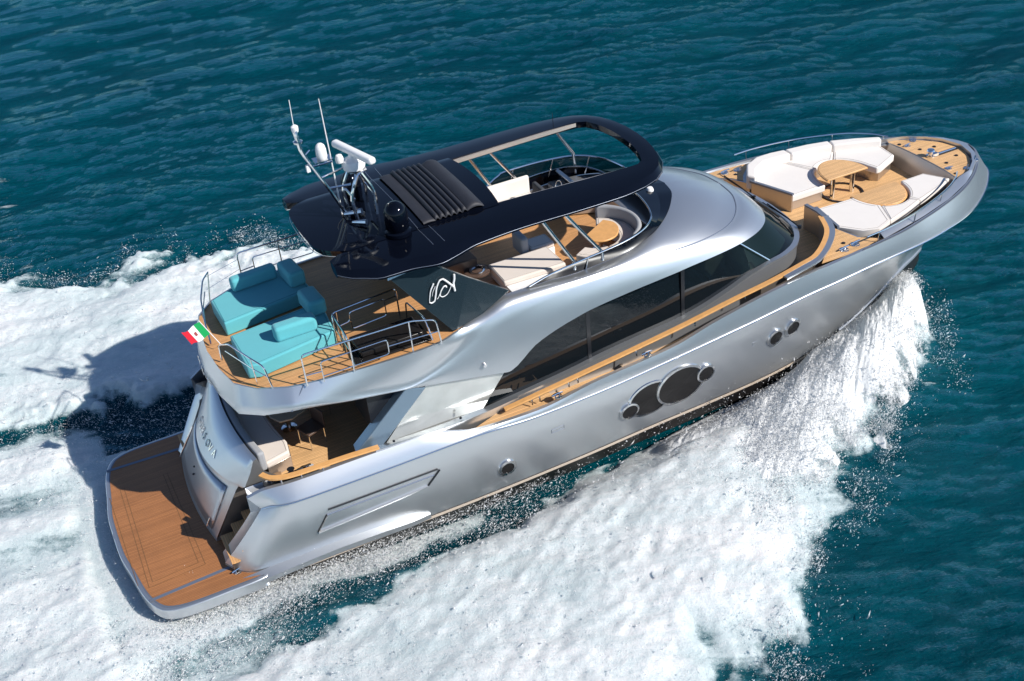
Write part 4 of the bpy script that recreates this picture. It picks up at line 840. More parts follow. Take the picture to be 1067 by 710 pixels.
# small chrome lettering and emblem across the aft face of the flybridge
lm = Vector((.12, -1, 0)).normalized(); up2_ = Vector((.25, 0, 1)).normalized()
for i, ch in enumerate('MONTE CARLO YACHTS'):
    if ch == ' ': continue
    y = .75-i*.078; s_ = abs(y)
    q = L2.at([min(s_, 1.9)/1.0 if s_ < 1 else 1+(s_-1)*.95/.93])[0]; r_ = L3.at([min(s_, 1.9) if s_ < 1 else 1+(s_-1)])[0]
    p = q*.45+r_*.55
    obj('letter', textvf(ch, .085, (p[0]-.045, y, p[2]), lm, up2_, .006), CHROME, Y)
obj('emblem', textvf('MCY', .11, (3.36, -1.42, 4.42), Vector((.35, -1, 0)), up2_, .008), CHROME, Y)
# small round fitting on the quarter panel
obj('fill_cap', both(tube([(8.98, -2.71, 3.83), (8.98, -2.80, 3.83)], .045, 12)), CHROME, Y)

# ensign
t = thing('flag', (3.42, .1, 4.85), 'green white and red ensign flying from a short staff at the stern', 'flag')
obj('staff', tube([(3.62, -.15, 4.95), (3.34, .36, 5.42)], .010, 6), WHITE, t)
rowsF = []
for i in range(19):
    u = i/18; r = []
    for j in range(9):
        v = j/8; b = Vector((3.35, .34, 5.40)).lerp(Vector((3.48, .08, 5.16)), v)
        q = b+Vector((-.46, .0, -.16))*u+Vector((0, .03, .03))*math.sin(u*7+v*1.5)*u
        r.append(tuple(q))
    rowsF.append(r)
vF, fF = loft(rowsF); fmF = [0 if (k//8) < 6 else 1 if (k//8) < 12 else 2 for k in range(len(fF))]
fc = obj('cloth', (vF, fF), [GREEN, FWHITE, RED], t, fm=fmF)
em = [rowsF[i][j] for i, j in ((8, 3), (10, 3), (10, 5), (8, 5))]
obj('crest', ([(a[0], a[1], a[2]+.012) for a in em]+[(a[0], a[1]-.01, a[2]-.012) for a in em], [(0, 1, 2, 3), (7, 6, 5, 4)]), mat('crest_red', (.35, .06, .06), .7), fc, smooth=False)

# ================================================================== COCKPIT furniture
def yarc(xin, y1, y0, b, n=16): return [(xin-b*(1-((y-(y1+y0)/2)/((y1-y0)/2))**2), y) for y in np.linspace(y1, y0, n)]
seatp = yarc(3.72, 1.9, -1.75, .18)+[(4.32, -1.6), (4.38, -1.2)]+yarc(4.35, 1.9, -1.0, .12)[::-1]
backp = yarc(3.56, 1.95, -1.80, .18)+yarc(3.74, 1.95, -1.78, .18)[::-1]
sofa('cockpit_sofa', (3.9, 0, 2.0), 'curved grey and cream sofa behind the transom in the aft cockpit', [seatp], [backp], [[(a[0]+.02, a[1]*.98) for a in seatp]], BEIGE, GREYC, SILVER_SHADED, (2.0, 2.32, 2.5), 2.86)
t = thing('cockpit_table', (4.95, .1, 2.0), 'pale wooden dining table in the shade of the aft cockpit', 'table')
obj('table_top', prism([(4.2, .9), (4.25, -.45), (4.4, -.75), (4.7, -.8), (5.1, -.6), (5.2, .9)], 2.72, 2.77), mat('pale_wood', (.42, .30, .2), .4, var=(6, .15)), t, mods=[('bevel', .015, 2)])
obj('leg', lathe([(.2, 0), (.2, .03), (.06, .06), (.06, .72)], (4.7, -.1, 2.0), 14), CHROME, t); obj('leg', lathe([(.2, 0), (.2, .03), (.06, .06), (.06, .72)], (4.7, .6, 2.0), 14), CHROME, t)
def chair(x, y, rz, label):
    t = thing('cockpit_chair', (x, y, 2.0), label, 'chair', 'dark chairs in the aft cockpit')
    c, s = math.cos(rz), math.sin(rz)
    def L_(dx, dy): return x+dx*c-dy*s, y+dx*s+dy*c
    obj('seat', box(x, y, 2.45, .5, .5, .06, rz), BROWN, t, mods=[('bevel', .015, 2)])
    bx_, by_ = L_(.25, 0); obj('backrest', box(bx_, by_, 2.68, .04, .5, .42, rz), BROWN, t, mods=[('bevel', .01, 2)])
    for dx in (-.22, .22):
        for dy in (-.22, .22):
            a = L_(dx, dy); obj('leg', tube([(a[0], a[1], 2.0), (a[0], a[1], 2.45)], .018, 6), CHROME, t)
chair(5.05, -.95, .35, 'dark cockpit chair nearest the sunlit patch of teak'); chair(5.55, .1, 0, 'dark cockpit chair on the forward side of the shaded table'); chair(5.5, .8, .1, 'dark cockpit chair furthest into the shade by the port side')
# steps up to side deck and inner stairs
multi('cockpit_step', [box(6.5+i*.28, -1.9, 2.12+i*.26, .3, 1.0, .05) for i in range(4)], TEAKX, Y, smooth=False)

# ================================================================== BOW lounge
def ell(cx, cy, rx, ry, a0, a1, n=18): return [(cx+rx*math.cos(a), cy+ry*math.sin(a)) for a in np.linspace(math.radians(a0), math.radians(a1), n)]
cut = ell(22.12, .42, .92, 1.18, 172, 8)
segA = [(20.05, .42), (20.05, .42)]
# port sofa: seat in three cushions around the cut-out
def half(poly, lo, hi): return poly
pA = [(20.02, .42), (21.1, .42)]+[p for p in ell(22.1, .42, .88, 1.22, 180, 128, 8)]+[(21.1, 2.36), (20.45, 2.42), (19.95, 2.1), (19.62, 1.6)]
pB = ell(22.1, .42, .88, 1.22, 127, 72, 9)+[(22.8, 2.08), (22.1, 2.25), (21.12, 2.36)]
pC = ell(22.1, .42, .88, 1.22, 71, 14, 9)+[(23.05, .42), (23.2, .42), (24.0, .78), (24.08, 1.45), (23.8, 1.66), (22.82, 2.08)]
bkA = [(19.66, 1.60), (19.98, 2.02), (20.45, 2.28), (21.1, 2.24), (21.34, 2.21), (21.36, 2.58), (20.9, 2.66), (20.4, 2.66), (19.9, 2.42), (19.48, 1.82)]
bkB = [(21.36, 2.21), (22.1, 2.10), (22.66, 1.96), (22.76, 2.30), (22.1, 2.48), (21.38, 2.58)]
bkC = [(22.68, 1.96), (23.3, 1.74), (23.85, 1.50), (24.05, 1.42), (24.14, 1.62), (23.5, 1.98), (22.78, 2.30)]
plA = [(20.10, .50), (21.18, .50)]+ell(22.1, .42, .95, 1.26, 176, 10, 18)+[(23.2, .5), (23.95, .85), (24.1, 1.5), (23.3, 1.95), (22.1, 2.38), (20.5, 2.5), (19.95, 2.2), (19.66, 1.65)]
t = sofa('bow_sofa', (21.8, 1.4, 2.95), 'white C shaped sofa with backrest around the raised teak table on the foredeck', [pA, pB, pC], [bkA, bkB, bkC], [plA], CUSHION, CUSHION, SILVER_SHADED, (2.96, 3.24, 3.46), 3.70, group=None)
obj('end_panel', prism([(19.55, 1.66), (20.02, .40), (20.08, .42), (19.61, 1.68)], 2.96, 3.50), SILVER_SHADED, t, smooth=False)
obj('end_panel_trim', prism([(19.52, 1.72), (20.0, .36), (20.08, .38), (19.60, 1.75)], 3.502, 3.56), SLATE, t, smooth=False)
sA = [(20.15, -.55), (21.36, -.62)]+ell(22.2, -.55, .84, 1.02, 180, 232, 8)+[(21.35, -2.16), (20.82, -2.36), (20.4, -2.2), (19.98, -1.66)]
sB = ell(22.2, -.55, .84, 1.02, 233, 296, 9)+[(22.75, -1.74), (22.1, -1.98), (21.36, -2.16)]
sC = ell(22.2, -.55, .84, 1.02, 297, 350, 9)+[(23.08, -.55), (23.9, -.55), (24.28, -1.22), (23.6, -1.5), (22.77, -1.74)]
plS = [(20.2, -.62), (21.3, -.66)]+ell(22.2, -.55, .9, 1.06, 182, 358, 18)+[(23.9, -.62), (24.2, -1.2), (22.7, -1.7), (21.3, -2.1), (20.8, -2.28), (20.45, -2.15), (20.05, -1.6)]
t = sofa('bow_sofa', (21.8, -1.4, 2.95), 'white C shaped sunpad without backrest around the lowered teak table on the foredeck', [sA, sB, sC], [], [plS], CUSHION, CUSHION, SILVER_SHADED, (2.96, 3.24, 3.44), 3.8)
obj('end_panel', prism([(20.12, -.50), (19.93, -1.72), (20.0, -1.72), (20.19, -.52)], 2.96, 3.50), SLATE, t, smooth=False)
t = thing('bow_table', (21.9, .3, 2.95), 'raised half round teak table in front of the white foredeck sofa', 'table', 'teak tables on the foredeck')
tt1 = [(21.16, .25), (22.54, .25)]+ell(21.85, .28, .69, .96, 2, 178, 20)
obj('table_top', prism(tt1, 3.64, 3.70), TEAK, t, mods=[('bevel', .015, 2)]); obj('table_edge', tube([(a[0], a[1], 3.665) for a in tt1[1:]+[tt1[0]]], .03, 6), TEAKC, t)
for x in (21.5, 22.2): obj('leg', tube([(x, .45, 2.96), (x, .45, 3.64)], .07, 14), CHROME, t)
obj('foot_ring', lathe([(.62, 0), (.62, .03), (.56, .03), (.56, 0)], (21.9, .5, 2.965), 24), BLACKS, t)
t = thing('bow_table', (22.2, -.5, 2.95), 'lowered half round teak table level with the white sunpad on the foredeck', 'table', 'teak tables on the foredeck')
tt2 = [(21.40, -.46), (22.98, -.46)]+ell(22.19, -.50, .79, .97, -2, -178, 20)
obj('table_top', prism(tt2[::-1], 3.36, 3.42), TEAK, t, mods=[('bevel', .015, 2)]); obj('table_edge', tube([(a[0], a[1], 3.385) for a in tt2[1:]+[tt2[0]]], .03, 6), TEAKC, t)
for x in (21.8, 22.6): obj('leg', tube([(x, -.7, 2.96), (x, -.7, 3.36)], .05, 12), CHROME, t)

# ================================================================== SEA
def vnoise(x, y, seed, per=512):
    r = np.random.RandomState(seed).rand(per, per); xi = np.floor(x).astype(int); yi = np.floor(y).astype(int); fx_ = x-xi; fy_ = y-yi
    fx_ = fx_*fx_*(3-2*fx_); fy_ = fy_*fy_*(3-2*fy_); a = r[xi % per, yi % per]; b = r[(xi+1) % per, yi % per]; c = r[xi % per, (yi+1) % per]; d = r[(xi+1) % per, (yi+1) % per]
    return (a*(1-fx_)+b*fx_)*(1-fy_)+(c*(1-fx_)+d*fx_)*fy_
def fbm(x, y, seed, o=4, g=.5):
    s = 0; A_ = 1; tot = 0
    for k in range(o):
        ca, sa = math.cos(.7*k), math.sin(.7*k)
        s = s+A_*vnoise((x*ca-y*sa)*2**k+17.3*k, (x*sa+y*ca)*2**k+5.1*k, seed+k); tot += A_; A_ *= g
    return s/tot
def sst(e0, e1, x): q = np.clip((x-e0)/(e1-e0), 0, 1); return q*q*(3-2*q)
def foamfield(x, y):
    n1 = fbm(x*.55, y*.55, 3, 4)-.5; n2 = fbm(x*1.6, y*1.6, 9, 4)-.5; n3 = fbm(x*.25, y*.9, 21, 3)-.5
    ay = np.abs(y); S = y < 0
    # starboard sheet
    yo = np.interp(x, [-30, -6, 0, 6, 8, 10.6, 12.6, 13.6, 15, 16.3, 17.3, 18.4, 19.8, 20.8, 22, 23.3], [24, 16, 14, 12.4, 11.9, 11.2, 10.7, 9.4, 8.2, 7.7, 7.0, 6.3, 5.7, 5.1, 3.9, 1.7])
    yi = np.interp(x, [-30, -4, 1.4, 2.3, 3.3, 4.2, 5.3, 6.9, 8.8, 10.3, 11.5, 30], [7, 5.9, 5.2, 4.95, 4.9, 4.8, 4.65, 4.15, 3.8, 3.3, 2.8, 0])
    d = np.where(S, sst(24.1, 23.2, x)*sst(-.25, .45, ay-yi+n2*1.2)*sst(-.6, 2.0, yo-ay+n1*3.0+n2*2.2), 0)
    n4 = fbm(x*.30-y*.22, y*.75+x*.45, 27, 5)-.5
    dens = d*(.98+.95*n4*np.clip((ay-3)/4, .2, 1)+.4*n1)
    u = np.clip((ay-yi)/np.maximum(yo-yi, .1), 0, 1)
    h = np.where(S, d*(.04+.62*np.sin(np.clip(u, 0, 1)**.7*math.pi)*np.interp(x, [0, 8, 14, 20, 22, 23.5], [.3, .5, .75, 1.1, 1.3, .5])), 0)
    # splash strip hugging the hull side
    ys = np.interp(x, [-1, 2, 4, 6.5, 9, 12], [4.1, 3.7, 3.42, 3.12, 2.85, 2.7])
    strip_ = sst(.45, -.25, ay-ys+n2*.9)*sst(13, 5, x)*sst(-1.6, 0, x)
    dens = np.maximum(dens, strip_*np.where(S, .95, .9)); h = np.maximum(h, strip_*np.interp(x, [2, 7], [.15, .03]))
    # port sheet
    po_ = np.interp(x, [-40, -12, -1, 3, 6.6, 9, 12, 16, 20, 22, 23.3], [32, 20, 15.9, 14.2, 13.0, 12, 10.5, 8.2, 5, 2.8, .4])
    pi_ = np.interp(x, [-40, -8, -2.3, .5, 2.5, 6, 10, 12, 30], [10, 8.0, 6.4, 6.3, 5.6, 4.9, 4.0, 3, 0])
    dp = np.where(~S, sst(24.1, 23.2, x)*sst(-.3, .9, ay-pi_+n2*2)*sst(-.6, 2.0, po_-ay+n1*3.0+n2*2.2), 0)
    dens = np.maximum(dens, dp*(.92+1.1*n4+.4*n1)); h = np.maximum(h, dp*(.3+.35*fbm(x*.5, y*.5, 40, 2)))
    # wake behind the stern
    aft = sst(.9, -.2, x)
    g = lambda c, wd: np.exp(-((y-c)/wd)**2)
    prof = 1.0*g(-.9+.02*x, 1.6)+.8*g(1.9-.05*x, .85)+.9*g(4.3-.15*x, 1.1)+.8*g(-3.3+.1*x, 1.3)+.75*g(-5.5+.2*x, 1.2)
    prof = prof+.16+.2*n1+.35*n2+.8*(fbm(x*.16, y*1.5+x*.05, 29, 4)-.5)
    near = sst(-.15, -.9, x-.25*n2)
    wk = aft*np.clip(prof, 0, 1.05)*np.where(ay < 3.0, near*.8+.2, 1)
    dens = np.maximum(dens, wk); h = np.maximum(h, wk*.22*near)
    ch = S*sst(4.5, 1.0, x)*sst(2.7, 3.2, ay)*sst(7, 5.5, ay)*(.42+.9*n1+.5*n3); dens = np.maximum(dens, ch)
    chn = S*sst(11, 9, x)*sst(2.9, 3.1, ay)*sst(5.2, 4.6, ay)*(.08+.5*n3); dens = np.maximum(dens, chn)
    aer = np.clip(sst(-1.8, .5, np.where(S, yo-ay, po_-ay)+n1*2)*sst(24, 21, x)*.8, 0, 1)
    # inside the boat: none
    ins = (ay < 2.7) & (x > 1.2) & (x < 21)
    dens = np.where(ins, 0, dens); h = np.where(ins, 0, h)
    return np.clip(dens, 0, 1.3), h, aer
# graded grid
def axis(lo, hi, st, lo2, hi2, far):
    def ext(e2):
        L = []; g = st; a = 0
        while a < far:
            g = g*1.012 if a < e2 else g*1.18
            a += g; L.append(a)
        return np.array(L)
    return np.r_[(lo-ext(lo-lo2))[::-1], np.arange(lo, hi, st), hi-st+ext(hi2-hi)]
gx = axis(-5.5, 25, .08, -14, 50, 3000); gy = axis(-13, 16.5, .08, -20, 56, 3000)
X, Yg = np.meshgrid(gx, gy, indexing='ij')
SX = np.gradient(gx)[:, None]+0*Yg; SY = np.gradient(gy)[None, :]+0*X; STEP = np.maximum(SX, SY)
def waves(x, y):
    z = 0*x; r = np.random.RandomState(5)
    for k in range(52):
        lam = .42*(1.072**k); th = math.radians(-106)+r.normal()*.50; A_ = .0105*lam**.92*.55*(1 if lam < 5 else 5/lam); kk = 2*math.pi/lam
        ph = kk*(x*math.cos(th)+y*math.sin(th))+r.rand()*6.28+.9*np.sin(x*.17+k)+.9*np.sin(y*.19+k*2)
        z = z+A_*(np.sin(ph)+.28*np.sin(2*ph+.6))*sst(2.2, 4.5, lam/STEP)
    return z*(.6+.8*fbm(x*.12, y*.12, 70, 2))
Dn, Hf, Ae = foamfield(X, Yg)
Z = waves(X, Yg)*(1-.6*np.clip(Dn, 0, 1))*np.exp(-np.hypot(X-10, Yg)/900)
hb_ = np.interp(X, [-1, 0, 1, 16, 18.2, 20, 21.6, 23, 24.6], [1, 2.6, 3.2, 2.9, 2.6, 2.1, 1.5, .9, .1])
near_ = (np.abs(Yg) < 3.3) & (X > -.5) & (X < 24)
dip = sst(1.7, .0, np.abs(Yg)-hb_)*np.interp(X, [-.8, .3, 3, 6, 13, 17, 19, 21], [0, .05, .14, .48, .60, .52, .2, 0])
Z = Z*(1-.8*sst(1.2, 0, np.abs(Yg)-hb_)*(X > -1)*(X < 24))-dip
chop = fbm(X*1.3, Yg*1.3, 51, 5, .62)-.5; chop2 = fbm(X*4.5, Yg*4.5, 61, 3, .6)-.5
rdg = 1-np.abs(fbm((X*.55+np.abs(Yg)*.25), (np.abs(Yg)*.95+X*.42), 91, 4)-.5)*4
Z = Z+np.clip(rdg, -.3, 1)*.06*(.5+fbm(X*.3, Yg*.3, 93, 2))*np.clip(Dn, 0, 1)*sst(.3, 2.2, np.abs(Yg)-hb_)
damp = .2+.8*sst(0, 1.3, np.abs(Yg)-hb_)
Z = Z+Hf+np.clip(Dn, 0, 1)*(chop*.17+chop2*.08)*np.where((X > -.8) & (X < 24), damp, 1)
nx, ny = X.shape
me = bpy.data.meshes.new('sea'); nv = nx*ny
co = np.stack([X, Yg, Z], -1).reshape(-1, 3).astype('f'); me.vertices.add(nv); me.vertices.foreach_set('co', co.ravel())
ii = (np.arange(nx-1)[:, None]*ny+np.arange(ny-1)[None]).ravel(); fq = np.stack([ii, ii+ny, ii+ny+1, ii+1], 1).astype('i'); nf = len(fq)
me.loops.add(nf*4); me.loops.foreach_set('vertex_index', fq.ravel()); me.polygons.add(nf); me.polygons.foreach_set('loop_start', np.arange(0, nf*4, 4, dtype='i')); me.polygons.foreach_set('loop_total', np.full(nf, 4, dtype='i'))
me.polygons.foreach_set('use_smooth', np.ones(nf, dtype=bool)); me.update(calc_edges=True); me.validate()
at = me.attributes.new('foam', 'FLOAT', 'POINT'); at.data.foreach_set('value', Dn.ravel().astype('f'))
at = me.attributes.new('aer', 'FLOAT', 'POINT'); at.data.foreach_set('value', Ae.ravel().astype('f'))
sea = bpy.data.objects.new('sea', me); COL.objects.link(sea); sea['kind'] = 'structure'; sea['label'] = 'deep teal open sea with small wind waves and white wake'; sea['category'] = 'sea'

def seamat():
    m = bpy.data.materials.new('sea_water'); m.use_nodes = True; t = m.node_tree; N = t.nodes; L = t.links; b = N['Principled BSDF']
    tc = N.new('ShaderNodeTexCoord')
    def attr(n): a = N.new('ShaderNodeAttribute'); a.attribute_name = n; return a.outputs['Fac']
    def noise(sc, det, rg=.5, vec=None, dist=0):
        n = N.new('ShaderNodeTexNoise'); n.inputs['Scale'].default_value = sc; n.inputs['Detail'].default_value = det; n.inputs['Roughness'].default_value = rg; n.inputs['Distortion'].default_value = dist
        L.new(vec or tc.outputs['Object'], n.inputs['Vector']); return n.outputs['Fac']
    def mth(op, a, b_=None, c=None):
        n = N.new('ShaderNodeMath'); n.operation = op
        for k, v in enumerate((a, b_, c)):
            if v is None: continue
            if isinstance(v, (int, float)): n.inputs[k].default_value = v
            else: L.new(v, n.inputs[k])
        return n.outputs[0]
    def mr(v, a, b_, c=0, d=1):
        n = N.new('ShaderNodeMapRange'); n.inputs[1].default_value = a; n.inputs[2].default_value = b_; n.inputs[3].default_value = c; n.inputs[4].default_value = d; L.new(v, n.inputs[0]); return n.outputs[0]
    def stretch(rot, sc):
        a = N.new('ShaderNodeMapping'); a.inputs['Rotation'].default_value = (0, 0, math.radians(rot)); L.new(tc.outputs['Object'], a.inputs[0])
        b_ = N.new('ShaderNodeMapping'); b_.inputs['Scale'].default_value = sc; L.new(a.outputs[0], b_.inputs[0]); return b_.outputs[0]
    def ridged(sc, det, vec):
        n = N.new('ShaderNodeTexNoise'); n.noise_type = 'RIDGED_MULTIFRACTAL'; n.inputs['Scale'].default_value = sc; n.inputs['Detail'].default_value = det; n.inputs['Roughness'].default_value = .5; L.new(vec, n.inputs['Vector']); return n.outputs['Fac']
    vw = stretch(18, (.5, 1.25, 1)); vf = stretch(20, (.30, 1.5, 1))
    foam, aer = attr('foam'), attr('aer')
    # foam coverage: density against lacy noise
    nz = mth('ADD', mth('MULTIPLY', noise(1.7, 10, .70, vf, dist=.7), .52), mth('MULTIPLY', noise(8, 8, .8), .48))
    thr = mth('SUBTRACT', 1.0, mth('MULTIPLY', foam, .80))
    cov = mr(mth('SUBTRACT', mth('ADD', nz, .18), thr), -.10, .12)
    cov = mth('MULTIPLY', cov, mr(foam, .02, .15))
    # water colour
    big = noise(.06, 3); mid = noise(.5, 5, .6, vw)
    c1 = N.new('ShaderNodeMix'); c1.data_type = 'RGBA'; c1.inputs[6].default_value = (.0002, .038, .054, 1); c1.inputs[7].default_value = (.0003, .068, .092, 1); L.new(mr(mth('ADD', mth('MULTIPLY', big, .5), mth('MULTIPLY', mid, .5)), .35, .65), c1.inputs[0])
    c2 = N.new('ShaderNodeMix'); c2.data_type = 'RGBA'; c2.inputs[7].default_value = (.11, .38, .39, 1); L.new(c1.outputs[2], c2.inputs[6]); L.new(mth('MULTIPLY', mth('MULTIPLY', aer, mr(foam, .1, .9)), mr(noise(.9, 5, .6), .38, .7)), c2.inputs[0])
    L.new(c2.outputs[2], b.inputs['Base Color']); b.inputs['Roughness'].default_value = .06; b.inputs['IOR'].default_value = 1.33; b.inputs['Specular IOR Level'].default_value = .19; b.inputs['Specular Tint'].default_value = (.45, .85, 1, 1)
    bp = N.new('ShaderNodeBump'); bp.inputs['Strength'].default_value = 1.0; bp.inputs['Distance'].default_value = .19
    L.new(mth('ADD', mth('MULTIPLY', noise(4.2, 7, .66, vw, .3), 1.0), mth('MULTIPLY', ridged(.9, 3, vw), .20)), bp.inputs['Height']); L.new(bp.outputs[0], b.inputs['Normal'])
    df = N.new('ShaderNodeBsdfDiffuse'); L.new(c2.outputs[2], df.inputs[0]); L.new(bp.outputs[0], df.inputs['Normal'])
    gl = N.new('ShaderNodeBsdfGlossy'); gl.inputs[0].default_value = (.36, .66, .86, 1); gl.inputs['Roughness'].default_value = .07; L.new(bp.outputs[0], gl.inputs['Normal'])
    fz = N.new('ShaderNodeFresnel'); fz.inputs[0].default_value = 1.33; L.new(bp.outputs[0], fz.inputs['Normal'])
    wx = N.new('ShaderNodeMixShader'); L.new(mth('MULTIPLY', fz.outputs[0], .75), wx.inputs[0]); L.new(df.outputs[0], wx.inputs[1]); L.new(gl.outputs[0], wx.inputs[2])
    # foam
    f = N.new('ShaderNodeBsdfPrincipled'); f.inputs['Roughness'].default_value = .9; f.inputs['Specular IOR Level'].default_value = .1; f.inputs['Subsurface Weight'].default_value = .55; f.inputs['Subsurface Radius'].default_value = (.9, 1, 1); f.inputs['Subsurface Scale'].default_value = .18
    fc_ = N.new('ShaderNodeMix'); fc_.data_type = 'RGBA'; fc_.inputs[6].default_value = (.62, .72, .74, 1); fc_.inputs[7].default_value = (.93, .935, .94, 1); L.new(mr(mth('ADD', nz, mth('MULTIPLY', foam, .4)), .75, 1.05), fc_.inputs[0]); 
    pit = N.new('ShaderNodeMix'); pit.data_type = 'RGBA'; pit.inputs[7].default_value = (.60, .69, .72, 1); L.new(fc_.outputs[2], pit.inputs[6]); L.new(mr(mth('ADD', mth('MULTIPLY', noise(3.2, 9, .78, vf, .5), .6), mth('MULTIPLY', noise(14, 4, .8, vf), .4)), .50, .40, 0, .6), pit.inputs[0]); L.new(pit.outputs[2], f.inputs['Base Color'])
    bf = N.new('ShaderNodeBump'); bf.inputs['Strength'].default_value = .9; bf.inputs['Distance'].default_value = .09
    L.new(mth('ADD', mth('MULTIPLY', noise(4, 10, .78), 1.2), mth('MULTIPLY', noise(22, 5, .8), .5)), bf.inputs['Height']); L.new(bf.outputs[0], f.inputs['Normal'])
    mx = N.new('ShaderNodeMixShader'); L.new(cov, mx.inputs[0]); L.new(wx.outputs[0], mx.inputs[1]); L.new(f.outputs[0], mx.inputs[2]); L.new(mx.outputs[0], N['Material Output'].inputs[0])
    return m
me.materials.append(seamat())

sb_ = obj('reflection_backing', ([(-3000, -3000, -9), (3000, -3000, -9), (3000, 3000, -9), (-3000, 3000, -9)], [(0, 1, 2, 3)]), mat('backing_teal', (.004, .12, .19), 1., spec=0), None, smooth=False); sb_['kind'] = 'structure'  # added unseen plane; rays reflected below the surface meet teal, not brown sky

# ---- spray droplets
def zsurf(x, y):
    d, h, _ = foamfield(x, y); return h, d
def drops(name, P, R, label):
    n = len(P); base = np.array([(1, 1, 1), (-1, -1, 1), (-1, 1, -1), (1, -1, -1)], float)/1.732
    q = RS.randn(n, 4); q /= np.linalg.norm(q, axis=1)[:, None]; w_, x_, y_, z_ = q.T
    Rm = np.stack([1-2*(y_*y_+z_*z_), 2*(x_*y_-z_*w_), 2*(x_*z_+y_*w_), 2*(x_*y_+z_*w_), 1-2*(x_*x_+z_*z_), 2*(y_*z_-x_*w_), 2*(x_*z_-y_*w_), 2*(y_*z_+x_*w_), 1-2*(x_*x_+y_*y_)], 1).reshape(n, 3, 3)
    V = np.einsum('nij,kj->nki', Rm, base)*R[:, None, None]
    dv = np.stack([-np.ones(n)*.8, np.sign(P[:, 1]+1e-9)*.45, RS.randn(n)*.35], 1)+RS.randn(n, 3)*.35; dv /= np.linalg.norm(dv, axis=1)[:, None]; el = RS.exponential(1.3, n)
    V = V+np.einsum('nki,ni->nk', V, dv)[:, :, None]*dv[:, None, :]*el[:, None, None]+P[:, None, :]
    me = bpy.data.meshes.new(name); me.vertices.add(n*4); me.vertices.foreach_set('co', V.reshape(-1).astype('f'))
    f0 = np.array([(0, 1, 2), (0, 3, 1), (0, 2, 3), (1, 3, 2)]); F_ = (f0[None]+4*np.arange(n)[:, None, None]).reshape(-1).astype('i'); m_ = n*4
    me.loops.add(m_*3); me.loops.foreach_set('vertex_index', F_); me.polygons.add(m_); me.polygons.foreach_set('loop_start', np.arange(0, m_*3, 3, dtype='i')); me.polygons.foreach_set('loop_total', np.full(m_, 3, dtype='i')); me.update(calc_edges=True)
    me.materials.append(DROP); o = bpy.data.objects.new(name, me); COL.objects.link(o); o['kind'] = 'stuff'; o['label'] = label; o['category'] = 'spray'; return o
DROP = mat('spray_white', (.96, .97, .98), .6, spec=.2)
def drop_translucent():
    t = DROP.node_tree; tr = t.nodes.new('ShaderNodeBsdfTranslucent'); tr.inputs[0].default_value = (.97, .98, .99, 1); mx = t.nodes.new('ShaderNodeMixShader'); mx.inputs[0].default_value = .5
    t.links.new(t.nodes['Principled BSDF'].outputs[0], mx.inputs[1]); t.links.new(tr.outputs[0], mx.inputs[2]); t.links.new(mx.outputs[0], t.nodes['Material Output'].inputs[0])
drop_translucent()
def sample(n, lo, hi, pdf):
    x = RS.uniform(lo[0], hi[0], n); y = RS.uniform(lo[1], hi[1], n); p = pdf(x, y); k = RS.rand(n) < p; return x[k], y[k]
# outer edge and surface of starboard / port foam
x, y = sample(900000, (-5, -13), (23.5, 17), lambda x, y: np.clip(foamfield(x, y)[0], 0, 1)**3*.10)
h, d = zsurf(x, y); z = h+np.abs(RS.randn(len(x)))*(.10+.15*h)+.02
P1 = np.stack([x, y, z], 1); R1 = np.clip(.0035+RS.exponential(.0042, len(x)), 0, .03)
# spray thrown just beyond the foam edge, in clumps
def edge(x, y):
    a = np.clip(foamfield(x, y)[0], 0, 1); b = np.clip(foamfield(x-.3, y*.93)[0], 0, 1); return np.clip(b-a, 0, 1)*np.clip(fbm(x*1.3, y*1.3, 77, 3)*4-1.6, 0.03, 1)
x, y = sample(420000, (-3, -12.5), (23.8, -2), lambda x, y: edge(x, y)*1.6)
Pf = np.stack([x, y, np.abs(RS.randn(len(x)))*.25+.03], 1); Rf = np.clip(.0035+RS.exponential(.0042, len(x)), 0, .03)
x, y = sample(300000, (-6, 6), (16, 17), lambda x, y: edge(x, y)*.9)
Pg = np.stack([x, y, np.abs(RS.randn(len(x)))*.25+.03], 1); Rg = np.clip(.0035+RS.exponential(.0042, len(x)), 0, .03)
# bow curtain: a thin torn sheet of white water peeling from the chine, with droplets over it
def curtain(t_, s_, side):
    xs0 = 23.2-t_*10.2; b0 = np.interp(xs0, [13, 16, 18, 20, 21.6, 23, 23.8], [3.0, 2.95, 2.7, 2.15, 1.6, .9, .35])
    out = s_*np.interp(xs0, [13, 17, 20, 23.6], [4.2, 4.3, 3.6, 2.3])*(1+.16*(fbm(xs0*.9, xs0*0+3, 81, 2)-.5)*2)
    pk = np.interp(xs0, [13, 15, 17, 20, 22.5, 23.6], [.10, .32, .68, 1.0, 1.0, .6])
    st = fbm(xs0*1.5+out*1.3, out*1.1+40, 88, 4); fine = fbm(xs0*7+out*4, out*3.4+3, 92, 3)
    z = pk*4.2*np.clip(s_, 0, 1)**.8*(1-s_*.93)*(.90+.20*st)+.08*(fine-.5)*np.clip(s_*6, 0, 1)+.05-.32*(1-np.clip(s_*5, 0, 1))*np.interp(xs0, [13, 17, 18.6], [1, .5, -.9])
    return xs0-out*.45, side*(b0+out+.02), z
CUR = bpy.data.materials.new('torn_white_water'); CUR.use_nodes = True
